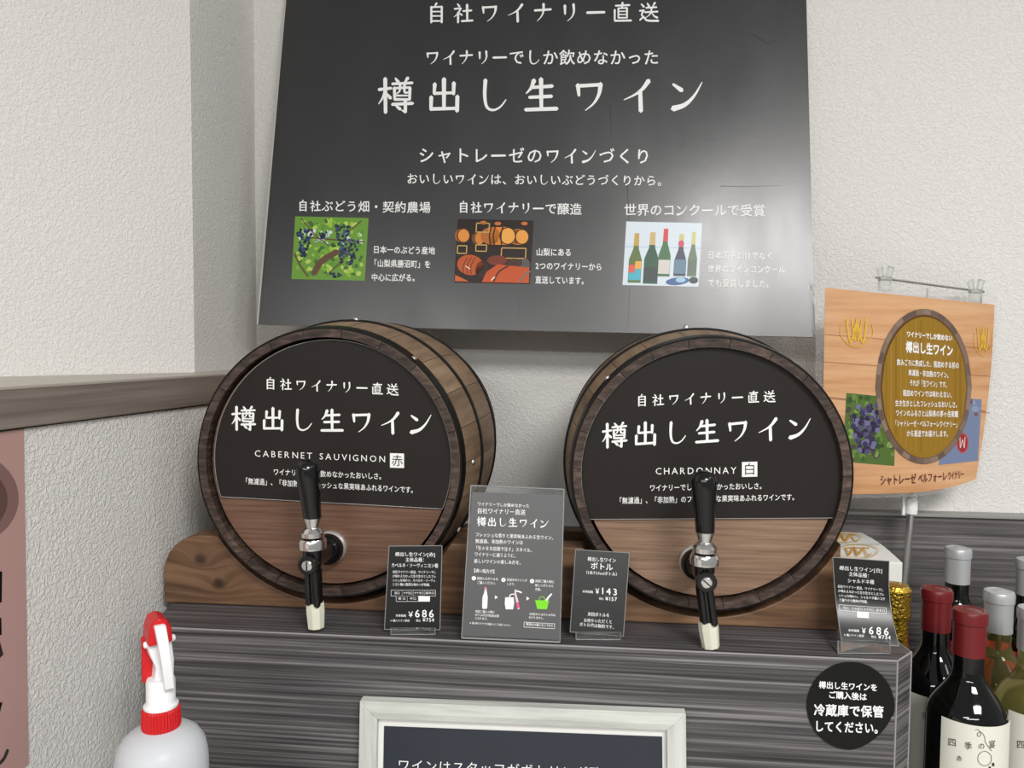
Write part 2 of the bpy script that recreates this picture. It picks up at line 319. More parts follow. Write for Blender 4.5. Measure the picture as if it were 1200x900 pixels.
# brush glyphs on a 100 grid, y down: (points, start width, end width, smoothed)
BR = {
 'ワ': [([(17, 20), (20, 50)], 10, 7, 0), ([(15, 23), (82, 19)], 8, 9, 0), ([(81, 17), (77, 45), (62, 72), (38, 92)], 11, 2, 1)],
 'イ': [([(80, 8), (62, 32), (40, 48), (10, 62)], 11, 2, 1), ([(56, 36), (58, 94)], 9, 11, 0)],
 'ナ': [([(10, 38), (91, 33)], 9, 10, 0), ([(54, 6), (54, 40), (43, 68), (22, 92)], 11, 2, 1)],
 'リ': [([(28, 14), (29, 57)], 11, 8, 0), ([(71, 8), (73, 45), (62, 72), (40, 92)], 11, 2, 1)],
 'ー': [([(7, 50), (93, 48)], 11, 11, 0)],
 'ン': [([(12, 18), (36, 35)], 5, 12, 0), ([(12, 87), (45, 76), (72, 50), (94, 12)], 14, 2, 1)],
 'し': [([(30, 6), (28, 50), (34, 82), (52, 91), (72, 82), (88, 62)], 9, 3, 1)],
 '出': [([(50, 3), (50, 88)], 10, 9, 0), ([(24, 17), (22, 45)], 9, 7, 0), ([(22, 44), (78, 42)], 7, 7, 0), ([(78, 14), (77, 46)], 9, 8, 0), ([(14, 54), (13, 90)], 9, 8, 0), ([(13, 88), (87, 86)], 8, 8, 0), ([(88, 52), (87, 94)], 9, 10, 0)],
 '生': [([(30, 7), (22, 28), (8, 44)], 11, 3, 1), ([(25, 27), (82, 23)], 7, 9, 0), ([(17, 55), (80, 52)], 7, 9, 0), ([(6, 90), (95, 87)], 8, 10, 0), ([(50, 3), (51, 89)], 10, 9, 0)],
 '自': [([(50, 1), (40, 17)], 10, 4, 0), ([(24, 18), (24, 97)], 9, 9, 0), ([(24, 20), (76, 18)], 7, 8, 0), ([(76, 17), (76, 97)], 9, 9, 0), ([(24, 42), (76, 42)], 6, 6, 0), ([(24, 64), (76, 64)], 6, 6, 0), ([(24, 89), (76, 89)], 7, 7, 0)],
 '社': [([(22, 4), (32, 17)], 5, 10, 0), ([(7, 29), (40, 26)], 7, 8, 0), ([(39, 26), (24, 52), (4, 70)], 8, 2, 1), ([(25, 48), (25, 97)], 9, 9, 0), ([(31, 50), (44, 60)], 5, 9, 0), ([(50, 40), (92, 37)], 7, 9, 0), ([(70, 8), (71, 88)], 10, 9, 0), ([(43, 90), (98, 87)], 8, 9, 0)],
 '直': [([(16, 16), (86, 13)], 7, 9, 0), ([(51, 1), (48, 27)], 9, 7, 0), ([(30, 28), (30, 78)], 7, 7, 0), ([(30, 29), (73, 27)], 6, 7, 0), ([(73, 27), (73, 78)], 8, 7, 0), ([(30, 44), (73, 44)], 5, 5, 0), ([(30, 60), (73, 60)], 5, 5, 0), ([(30, 76), (73, 76)], 6, 6, 0), ([(12, 36), (12, 92)], 8, 7, 0), ([(12, 91), (94, 90)], 8, 9, 0)],
 '送': [([(12, 8), (25, 22)], 5, 10, 0), ([(4, 42), (26, 39)], 7, 7, 0), ([(25, 39), (14, 62), (25, 72)], 8, 6, 1), ([(5, 88), (24, 74), (42, 90), (97, 92)], 6, 10, 1), ([(42, 4), (51, 20)], 5, 10, 0), ([(80, 2), (68, 21)], 9, 4, 0), ([(36, 27), (88, 24)], 7, 8, 0), ([(30, 49), (94, 46)], 7, 8, 0), ([(63, 27), (60, 50), (48, 66), (31, 78)], 8, 2, 1), ([(63, 50), (76, 68), (92, 76)], 3, 10, 1)],
 '樽': [([(3, 33), (38, 29)], 7, 7, 0), ([(21, 2), (22, 98)], 9, 9, 0), ([(22, 34), (14, 56), (2, 74)], 8, 2, 1), ([(24, 44), (36, 57)], 4, 9, 0), ([(50, 1), (58, 12)], 4, 9, 0), ([(85, 0), (76, 13)], 8, 4, 0), ([(41, 17), (98, 14)], 6, 7, 0), ([(47, 28), (48, 62)], 7, 7, 0), ([(47, 29), (91, 27)], 5, 6, 0), ([(91, 27), (90, 62)], 7, 7, 0), ([(63, 16), (62, 36), (53, 45)], 6, 3, 1), ([(76, 16), (76, 40), (86, 41)], 6, 5, 1), ([(50, 50), (88, 50)], 4, 4, 0), ([(48, 61), (90, 61)], 6, 6, 0), ([(41, 75), (99, 72)], 7, 8, 0), ([(78, 64), (78, 97)], 8, 8, 0), ([(78, 96), (66, 91)], 7, 2, 0), ([(52, 80), (63, 88)], 4, 9, 0)],
}
GC = {}
def glyph(ch, brush, bold=0.0, res=2):
    key = (ch, brush and ch in BR, bold, res)
    if key in GC: return GC[key]
    if brush and ch in BR:
        V = []; Fc = []; Ly = []
        for (pts, a, b, s_) in BR[ch]:
            v, f = ribbon(pts, a*1.12+1.2+bold*100, b*1.12+bold*60, bool(s_)); o = len(V); V += v; Ly += [len(Fc) and Ly[-1]+1.0]*len(v); Fc += [tuple(i+o for i in q) for q in f]
        V = np.array(V)/100.0; V = np.stack([V[:, 0]-0.5, 0.5-V[:, 1]], 1)*0.94; V = np.concatenate([V, np.array(Ly)[:, None]], 1); adv = 1.0
    else:
        c = bpy.data.curves.new('g', 'FONT'); c.body = ch; c.resolution_u = res; c.fill_mode = 'FRONT'
        o = bpy.data.objects.new('g', c); COL.objects.link(o); bpy.context.view_layer.update()
        me = bpy.data.meshes.new_from_object(o.evaluated_get(bpy.context.evaluated_depsgraph_get()))
        V = np.array([v.co[:2] for v in me.vertices]) if len(me.vertices) else np.zeros((0, 2)); Fc = [tuple(p.vertices) for p in me.polygons]
        bpy.data.objects.remove(o); bpy.data.curves.remove(c); bpy.data.meshes.remove(me)
        wide = ord(ch) > 0x2000
        if len(V):
            if wide: V = V-np.array([0.5, 0.36]); adv = 1.0   # full-width cell
            else: w = V[:, 0].max(); V = V-np.array([(V[:, 0].min()+w)/2, 0.36]); adv = (w-0.0)*1.0+0.12
        else: adv = 0.4
        if brush: V = V+np.stack([0*V[:, 0], 0.05*V[:, 0]], 1) if len(V) else V
        if bold > 0 and len(V):     # heavier strokes: the same outline laid down again, a hair aside
            n0 = len(V); sh_ = [(-bold, -bold), (bold, bold), (-bold, bold), (bold, -bold)] if res > 1 else [(-bold, 0), (bold, 0)]
            Fc = [tuple(i+n0*k for i in q) for k in range(len(sh_)) for q in Fc]; V = np.concatenate([np.concatenate([V+np.array(q), np.full((n0, 1), float(k))], 1) for k, q in enumerate(sh_)])
        elif len(V): V = np.concatenate([V, np.zeros((len(V), 1))], 1)
    GC[key] = (V, Fc, adv); return GC[key]
def text(lines, fmap, name, material, parent=None, brush=True, bold=0.0, res=2, eps=0.0004, keepw=True):
    """lines: (string, x0, y0, x1, y1, height px) centre line from left edge to right edge, in frame pixels; fmap puts pixels on the sign's surface"""
    VV = []; FF = []; o = 0
    for (s_, x0, y0, x1, y1, h) in lines:
        G = [(' ', None) if c == ' ' else (c, glyph(c, brush, bold, res)) for c in s_]
        adv = [0.5 if g is None else g[2] for c, g in G]
        tot = sum(adv); L = math.hypot(x1-x0, y1-y0); step = L/tot
        dx, dy = (x1-x0)/L, (y1-y0)/L; pos = 0
        sx = min(h, step*1.02) if keepw else h
        if tot*h > L*1.02: sx = step*0.98
        for (c, g), a in zip(G, adv):
            if g is not None and len(g[0]):
                cx = (pos+a/2)*step
                V = g[0]; X = x0+dx*cx+V[:, 0]*sx*dx+V[:, 1]*h*dy*0.0; Y = y0+dy*cx+V[:, 0]*sx*dy-V[:, 1]*h
                VV.append(np.stack([X, Y, V[:, 2]], 1)); FF += [tuple(i+o for i in q) for q in g[1]]; o += len(V)
            pos += a
    VV = np.concatenate(VV); P = fmap(VV[:, :2], eps); P1 = fmap(VV[:, :2], eps+0.00004); P = P+(P1-P)*VV[:, 2:3]
    me = bpy.data.meshes.new(name); me.from_pydata([tuple(p) for p in P.tolist()], [], FF); me.materials.append(material); me.update()
    ob = bpy.data.objects.new(name, me); COL.objects.link(ob)
    if parent is not None: keep(ob, parent)
    return ob
class Art:
    """flat print: coloured shapes laid over one another, in frame pixels"""
    def __init__(s, fmap, eps=0.0003, step=0.00004): s.fm = fmap; s.v = []; s.f = []; s.c = []; s.e = eps; s.st = step
    def poly(s, pts, col):
        o = len(s.v); P = s.fm(np.array(pts, float), s.e); s.v += [tuple(p) for p in P.tolist()]; s.f.append(tuple(range(o, o+len(pts)))); s.c.append(col); return s
    def grid(s, pts4, col, nx=12, ny=2):
        a, b, c, d = [np.array(p, float) for p in pts4]
        for i in range(nx):
            for j in range(ny):
                q = []
                for (u, v) in ((i, j), (i+1, j), (i+1, j+1), (i, j+1)):
                    u /= nx; v /= ny; q.append((a*(1-u)+b*u)*(1-v)+(d*(1-u)+c*u)*v)
                s.poly(q, col)
        return s
    def disc(s, x, y, rx, ry, col, n=10, rot=0):
        return s.poly([(x+rx*math.cos(2*PI*k/n)*math.cos(rot)-ry*math.sin(2*PI*k/n)*math.sin(rot), y+rx*math.cos(2*PI*k/n)*math.sin(rot)+ry*math.sin(2*PI*k/n)*math.cos(rot)) for k in range(n)], col)
    def oval(s, x, y, rx, ry, col, n=16):
        for i in range(n):
            a, b = -1+2*i/n, -1+2*(i+1)/n
            wa, wb = math.sqrt(max(0, 1-a*a)), math.sqrt(max(0, 1-b*b))
            for j in range(6):
                p, q = -1+j/3, -1+(j+1)/3
                s.poly([(x+rx*a, y+ry*wa*p), (x+rx*b, y+ry*wb*p), (x+rx*b, y+ry*wb*q), (x+rx*a, y+ry*wa*q)], col)
        return s
    def line(s, pts, w, col, w2=None):
        v, f = ribbon(pts, w, w if w2 is None else w2, True); v = np.array(v)
        for q in f: s.poly([v[i] for i in q], col)
        return s
    def up(s, k=1): s.e += s.st*k; return s
    def build(s, name, parent, material=None):
        me = bpy.data.meshes.new(name); me.from_pydata(s.v, [], s.f); me.materials.append(material or M['print'])
        ca = me.color_attributes.new('Col', 'FLOAT_COLOR', 'CORNER'); i = 0
        for f, c in zip(s.f, s.c):
            for _ in f: ca.data[i].color = c; i += 1
        me.update(); ob = bpy.data.objects.new(name, me); COL.objects.link(ob); keep(ob, parent); return ob
def plane_map(p0, n):
    return lambda P, e=0.0: on_plane(P, p0, n, e)
def quad3(c4, Yb, Yt):
    """pixel corners TL,TR,BR,BL -> 3-D with bottom at depth Yb and top at depth Yt, made planar"""
    tl, tr = onY([c4[0]], Yt)[0], onY([c4[1]], Yt)[0]; br, bl = onY([c4[2]], Yb)[0], onY([c4[3]], Yb)[0]
    n = np.cross(tr-bl, tl-br); n = n/np.linalg.norm(n)
    if n[1] > 0: n = -n
    p0 = (tl+tr+br+bl)/4
    return on_plane(c4, p0, n), p0, n
def slab(c3, n, th, name, mats, parent, front=0, side=0, bevel=0):
    mb = MB(); back = [p-n*th for p in c3]
    mb.hexa([tuple(p) for p in c3], [tuple(p) for p in back], side); mb.m[0] = front; mb.m[1] = front if side == front else side
    o = mb.build(name, mats, None, bevel=bevel); keep(o, parent); return o

# ------------------------------------------------------------------ setting
ZC = 1.02                       # counter top
YW = 1.21                       # back wall
def cam2(r, d):                 # camera-ground coordinates -> world XY
    return (r*math.cos(TH)-d*math.sin(TH), r*math.sin(TH)+d*math.cos(TH))
ZL = 1.32-0.038
A0 = cam2(-0.444, 0.666); A1 = cam2(-0.39, 0.957)     # ledge front line
B0 = cam2(-0.577, 0.866); B1 = cam2(-0.430, 1.04)     # upper wall foot line
c300 = onY([(300, 300)], YW)[0]
def ext(a, b, t): return (a[0]+(b[0]-a[0])*t, a[1]+(b[1]-a[1])*t)
Af, Ab = ext(A0, A1, -3.2), ext(A0, A1, (YW+0.02-A0[1])/(A1[1]-A0[1]))
Bf = ext(B0, B1, -3.0)
# lower left wall
nx, ny = (A1[1]-A0[1]), -(A1[0]-A0[0]); nl = math.hypot(nx, ny); nx /= nl; ny /= nl    # normal into the room (+x)
ins = 0.006
def off(p, d): return (p[0]+nx*d, p[1]+ny*d)
w = MB(); w.prism([off(Af, -ins), off(Ab, -ins), off(Ab, -0.10), off(Af, -0.10)], 0, ZL-0.040, plane='XY'); struct(w.build('wall_left', M['wall']), 'white embossed wallpaper half wall below the ledge')
w = MB(); w.prism([Bf, B1, (c300[0], YW), (c300[0]-0.05, YW+0.1), (B1[0]-0.25, YW+0.1), (Bf[0]-0.1, Bf[1])], ZL-0.03, 3.0, plane='XY'); struct(w.build('wall_left_upper', M['wall_fine']), 'white wallpapered wall above the ledge with a vertical corner')
w = MB(); lf = ext(A0, A1, -3.2)
w.prism([off(Af, 0), off(Ab, 0), (c300[0]+0.06, YW-0.001), (c300[0], YW-0.001), (c300[0]-0.1, YW), ext(B0, B1, 0.98), ext(Bf, B0, 0)], ZL-0.0035, ZL, mi=1, plane='XY')
w.prism([off(Af, 0), off(Ab, 0), off(Ab, -0.05), off(Af, -0.05)], ZL-0.038, ZL-0.0035, plane='XY')
struct(w.build('trim_1', [M['ledge'], M['ledge_top']], bevel=0.001), 'taupe ledge board capping the left half wall')
w = MB(); w.box(-1.2, 2.6, YW, YW+0.1, 0, 3.0); struct(w.build('wall_back', M['wall']), 'white embossed wallpaper wall behind the barrels')
w = MB(); w.box(-3, 4, -4, YW, -0.05, 0); struct(w.build('floor', M['floor']))
w = MB(); xs = 0.32
zt = onY([(1120, 603)], YW-0.02)[0][2]; 
w.box(xs, 2.6, YW-0.018, YW-0.0005, 0.0, zt-0.004); w.box(xs, 2.6, YW-0.024, YW-0.0005, zt-0.004, zt+0.001, 1)
struct(w.build('trim_2', [M['lam_back'], M['trim']], bevel=0.0008), 'grey woodgrain panelling with pale top edge on the right of the back wall')

# ------------------------------------------------------------------ cabinet / counter
YF = 0.760
fl = onZ([(150, 738)], ZC)[0]
# left end follows the half wall
def wallx(y, d=0.001):
    a, b = off(Af, -ins+d), off(Ab, -ins+d); t = (y-a[1])/(b[1]-a[1]); return a[0]+(b[0]-a[0])*t
fr = onZ([(1052, 774.5)], ZC)[0]; YFr = fr[1]
fr2 = onZ([(1068, 764)], ZC)[0]; fr3 = onZ([(1050, 751)], ZC)[0]
fl = onZ([(200, 739)], ZC)[0]
print('front corners', fl, fr, fr2, fr3)
YF0 = YF
pb = ext((fr2[0], fr2[1]), (fr3[0], fr3[1]), (YW-0.03-fr2[1])/(fr3[1]-fr2[1]))
poly = [(-0.463, YF0), (fr[0], YF0), (fr2[0], fr2[1]), pb, (wallx(YW-0.03), YW-0.03), (-0.476, 0.83)]
cab = thing('counter_cabinet', 'grey woodgrain laminate counter cabinet carrying both barrels', 'cabinet', (0.1, 0.95, 0))
w = MB(); w.prism(poly, 0.0, ZC-0.012, plane='XY'); keep(w.build('body', M['lam'], bevel=0.0008), cab)
w = MB(); w.prism(poly, ZC-0.012, ZC, plane='XY')
o = w.build('worktop', [M['lam_top'], M['lam']], bevel=0.0)
for p in o.data.polygons: p.material_index = 0 if p.normal.z > 0.9 else 1
keep(o, cab)
w = MB(); e = 0.0009
for a, b in ((poly[0], poly[1]), (poly[1], poly[2]), (poly[2], poly[3])):
    w.tube([(a[0], a[1], ZC-e*0.3), (b[0], b[1], ZC-e*0.3)], e, 6)
w.tube([(poly[1][0], poly[1][1], 0), (poly[1][0], poly[1][1], ZC)], e, 6); w.tube([(poly[2][0], poly[2][1], 0), (poly[2][0], poly[2][1], ZC)], e, 6)
keep(w.build('edge_band', M['edge']), cab)['label'] = 'pale edge band along the corners'

# lower display shelf for the bottles, out of frame
ZS = 0.745
sh = thing('display_shelf', 'dark grey display shelf under the wine bottles', 'shelf', (0.85, 0.9, 0))
xl = fr2[0]+0.003
w = MB(); w.prism([(xl, 0.62), (2.0, 0.62), (2.0, YW-0.027), (pb[0]+0.003, YW-0.027), (xl, fr2[1])], ZS-0.02, ZS, plane='XY'); keep(w.build('shelf_board', M['lam_back']), sh)
w = MB(); w.box(xl+0.02, 1.98, 0.66, YW-0.04, 0.0, ZS-0.02); keep(w.build('shelf_base', M['lam_back']), sh)

# ------------------------------------------------------------------ cradle
BL = dict(px=(383, 543.5), Y=0.816, R=0.1500); BRR = dict(px=(832, 557), Y=0.818, R=0.1455)
Lb = 0.305
cl = onY([BL['px']], BL['Y'])[0]; cr = onY([BRR['px']], BRR['Y'])[0]
zc_l = cl[2]; zc_r = cr[2]; print('barrel centres', cl, cr)
def Rad(y, R): 
    t = (y-Lb/2)/(Lb/2); return R*(1+0.095*(1-t*t))
cra = thing('barrel_cradle', 'stained pine cradle planks lying under both wine barrels', 'cradle', (0, 0.9, ZC))
def plank(y0, y1, x0, x1, h, name, mt, rc=0.045):
    pts = [(x0, ZC+0.0005)]
    for k in range(7):
        a = PI-k*PI/12; pts.append((x0+rc+rc*math.cos(a), ZC+h-rc+rc*math.sin(a)))
    for (c, B, Yb) in ((cl, BL, 0), (cr, BRR, 0)):
        ym = (y0+y1)/2-B['Y']; R = max(Rad(y0-B['Y'], B['R']), Rad(y1-B['Y'], B['R']))+0.0045
        dz = ZC+h-c[2]; dx = math.sqrt(max(R*R-dz*dz, 0)); a0 = math.atan2(dz, -dx); a1 = math.atan2(dz, dx)
        a0 = a0 % (2*PI); a1 = a1 % (2*PI)
        cut = c[0]+dx > x1-rc
        if cut: a1 = 2*PI-math.acos(min(1, (x1-c[0])/R))
        for k in range(25):
            a = a0+(a1-a0)*k/24; z = c[2]+R*math.sin(a); pts.append((c[0]+R*math.cos(a), max(z, ZC+0.004)))
    for k in range(0 if cut else 7):
        a = PI/2-k*PI/12; pts.append((x1-rc+rc*math.cos(a), ZC+h-rc+rc*math.sin(a)))
    pts.append((x1, ZC+0.0005))
    w = MB(); w.prism(pts, y0, y1); return keep(w.build(name, mt, bevel=0.0015), cra)
Yc = 0.834
xL = onY([(192, 690)], Yc)[0][0]; xR = onY([(984, 700)], Yc)[0][0]
hL = onY([(250, 628)], Yc)[0][2]-ZC; print('plank h', hL)
plank(Yc, Yc+0.032, xL, xR, hL, 'front_plank', M['cradle'])
plank(1.035, 1.065, xL+0.02, xR-0.03, 0.050, 'rear_plank', M['cradle'], rc=0.03)

# ------------------------------------------------------------------ barrels
def make_barrel(B, c, headm, label, cut, tilt):
    R = B['R']; t = thing('wine_barrel', label, 'barrel', (c[0], B['Y'], c[2]), 'wine barrels on the cradle')
    NS = 22; th = 0.0125; ys = np.linspace(0, Lb, 11)
    a_off = random.random()
    for k in range(NS):
        jit = lambda q: 0.12*math.sin(q*7.1+a_off*9)
        a0 = 2*PI*(k+jit(k))/NS+0.002; a1 = 2*PI*(k+1+jit((k+1) % NS))/NS-0.002
        w = MB(); v = []; na = 4; dep = random.uniform(-0.0006, 0.0006)
        for yy in ys:
            Ro = Rad(yy, R)-0.0022; Ri = Ro-th+(0.004 if yy in (ys[0],) else 0)
            y2 = yy+(dep if yy == 0 else 0)
            for j in range(na): a = a0+(a1-a0)*j/(na-1); v.append((Ro*math.cos(a), y2, Ro*math.sin(a)))
            for j in range(na): a = a1+(a0-a1)*j/(na-1); v.append((Ri*math.cos(a), y2, Ri*math.sin(a)))
        n = 2*na; f = []; mi = []
        for i in range(len(ys)-1):
            for j in range(n):
                j2 = (j+1) % n; f.append((i*n+j, i*n+j2, (i+1)*n+j2, (i+1)*n+j)); mi.append(0 if j < na-1 else 1)
        f.append(tuple(range(n))); mi.append(1); f.append(tuple(reversed(range((len(ys)-1)*n, len(ys)*n)))); mi.append(1)
        w.add(v, f); w.m = mi
        w.build('stave', [M['stave'], M['stave_end']], t)
    # heads
    w = MB(); w.lathe([(R-0.0135, 0.010), (R-0.0135, 0.020)], axis=(0, 1, 0), n=72, smooth=False); w.build('front_head', headm, t)['label'] = 'round wooden front head'
    w = MB(); w.lathe([(R-0.0135, Lb-0.020), (R-0.0135, Lb-0.010)], axis=(0, 1, 0), n=48, smooth=False); w.build('rear_head', headm, t)
    # hoops
    for (h0, h1) in ((0.0015, 0.015), (0.085, 0.091), (Lb-0.091, Lb-0.085), (Lb-0.015, Lb-0.0015)):
        w = MB(); P = [(Rad(h0, R)-0.0024, h0), (Rad(h0, R), h0), (Rad((h0+h1)/2, R)+0.0002, (h0+h1)/2), (Rad(h1, R), h1), (Rad(h1, R)-0.0024, h1)]
        w.lathe(P+[P[0]], axis=(0, 1, 0), n=96, caps=False); w.build('hoop', M['hoop'], t)['label'] = 'black metal hoop'
    return t
def rivet(t, ang, y, R, r=0.0035):
    a = math.radians(ang); d = Vector((math.cos(a), 0, math.sin(a))); p = d*(Rad(y, R)+0.0002)
    w = MB(); w.lathe([(r, 0), (r*0.9, r*0.45), (r*0.45, r*0.8)], org=p, axis=d, n=12); w.box(p.x-0.0004, p.x+0.0004, p.y-0.002, p.y+0.002, p.z, p.z+0.0001)
    w.build('rivet', M['screwm'], t)
bl = make_barrel(BL, cl, M['head'], 'left wine barrel with a cabernet sauvignon sign on its front', 0, 0)
br = make_barrel(BRR, cr, M['head2'], 'right wine barrel with a chardonnay sign on its front', 0, 0)
rivet(bl, 78, 0.088, BL['R']); rivet(bl, 50, 0.012, BL['R']); rivet(bl, 2, 0.212, BL['R']); rivet(bl, -25, 0.088, BL['R'])
rivet(br, 100, 0.088, BRR['R']); rivet(br, 137, 0.012, BRR['R'])

def sign_panel(t, B, c, pc, pr, ch0, ch1):
    """round sign cut straight at the bottom chord (pixel ends ch0, ch1)"""
    Yp = B['Y']+0.0065; ctr = onY([pc], Yp)[0]; a = onY([ch0], Yp)[0]; b = onY([ch1], Yp)[0]
    a0 = math.atan2(a[2]-ctr[2], a[0]-ctr[0]); b0 = math.atan2(b[2]-ctr[2], b[0]-ctr[0])
    if a0 < 0: a0 += 2*PI
    pts = [(ctr[0]+pr*math.cos(b0+(a0-b0)*k/60), ctr[2]+pr*math.sin(b0+(a0-b0)*k/60)) for k in range(61)]
    w = MB(); w.prism(pts, Yp, Yp+0.0033); s = keep(w.build('sign_panel', [M['panel'], M['foam']], bevel=0), t)
    for p in s.data.polygons: p.material_index = 0 if abs(p.normal.y) > 0.9 else 1
    s['label'] = 'dark brown round sign with a straight lower edge'
    w = MB(); w.tube([(x, Yp, z) for x, z in pts]+[(pts[0][0], Yp, pts[0][1])], 0.0004, 5); e_ = keep(w.build('panel_edge', M['acry_edge'])  , t); e_['label'] = 'pale cut edge of the sign'
    return s, (lambda P, e=0.0: onY(P, Yp, e))
def keep2(o, part, t):     # lettering under a part of a thing
    if part is t: return keep(o, t)
    o.parent = part; o.matrix_parent_inverse = Matrix.Identity(4); return o      # the part's own geometry is in world coordinates
sp, fm = sign_panel(bl, BL, cl, (388, 541), 0.1350, (250, 585), (520, 597))
L1 = [('自社ワイナリー直送', 308, 449, 469, 457, 15), ('樽出し生ワイン', 268, 490, 510, 497, 30), ('CABERNET SAUVIGNON', 297, 531, 453, 538, 10.5),
      ('ワイナリーでしか飲めなかったおいしさ。', 320, 553, 451, 558.5, 8.2), ('「無濾過」、「非加熱」のフレッシュな果実味あふれるワインです。', 284, 563.5, 488, 574.5, 8.2)]
keep2(text(L1[:2], fm, 'lettering', M['paint'], bold=0.004), sp, bl)
keep2(text(L1[2:3], fm, 'latin_lettering', M['paint'], brush=False), sp, bl)
keep2(text(L1[3:], fm, 'small_lettering', M['paint'], brush=False, bold=0.009), sp, bl)
def sq(fm, pts, name, m, part, t, e=0.0004):
    P = fm(np.array(pts, float), e); me = bpy.data.meshes.new(name); me.from_pydata([tuple(p) for p in P.tolist()], [], [tuple(range(len(pts)))]); me.materials.append(m)
    o = bpy.data.objects.new(name, me); COL.objects.link(o)
    if part is t: keep(o, t)
    else: keep2(o, part, t)
    return o
q = sq(fm, [(457, 531), (473.5, 531.5), (473.5, 548.5), (457, 548)], 'printed_square', M['paint'], sp, bl)
keep2(text([('赤', 458.5, 539.6, 472.5, 540.2, 14)], fm, 'lettering', M['ink'], brush=False, bold=0.0, eps=0.0007), sp, bl)
sp, fm = sign_panel(br, BRR, cr, (832, 557), 0.1358, (686, 610.5), (976, 606))
L2 = [('自社ワイナリー直送', 743, 469.5, 911, 464.5, 15), ('樽出し生ワイン', 702, 511, 955, 501, 31), ('CHARDONNAY', 767, 552, 864, 551, 11),
      ('ワイナリーでしか飲めなかったおいしさ。', 761, 572, 897, 569.5, 8.4), ('「無濾過」、「非加熱」のフレッシュな果実味あふれるワインです。', 722, 587, 935, 582.5, 8.4)]
keep2(text(L2[:2], fm, 'lettering', M['paint'], bold=0.004), sp, br)
keep2(text(L2[2:3], fm, 'latin_lettering', M['paint'], brush=False), sp, br)
keep2(text(L2[3:], fm, 'small_lettering', M['paint'], brush=False, bold=0.009), sp, br)
sq(fm, [(869.5, 541.5), (887.5, 541), (887.5, 558.5), (869.5, 559)], 'printed_square', M['paint'], sp, br)
keep2(text([('白', 871, 550, 886, 549.7, 15)], fm, 'lettering', M['ink'], brush=False, eps=0.0007), sp, br)

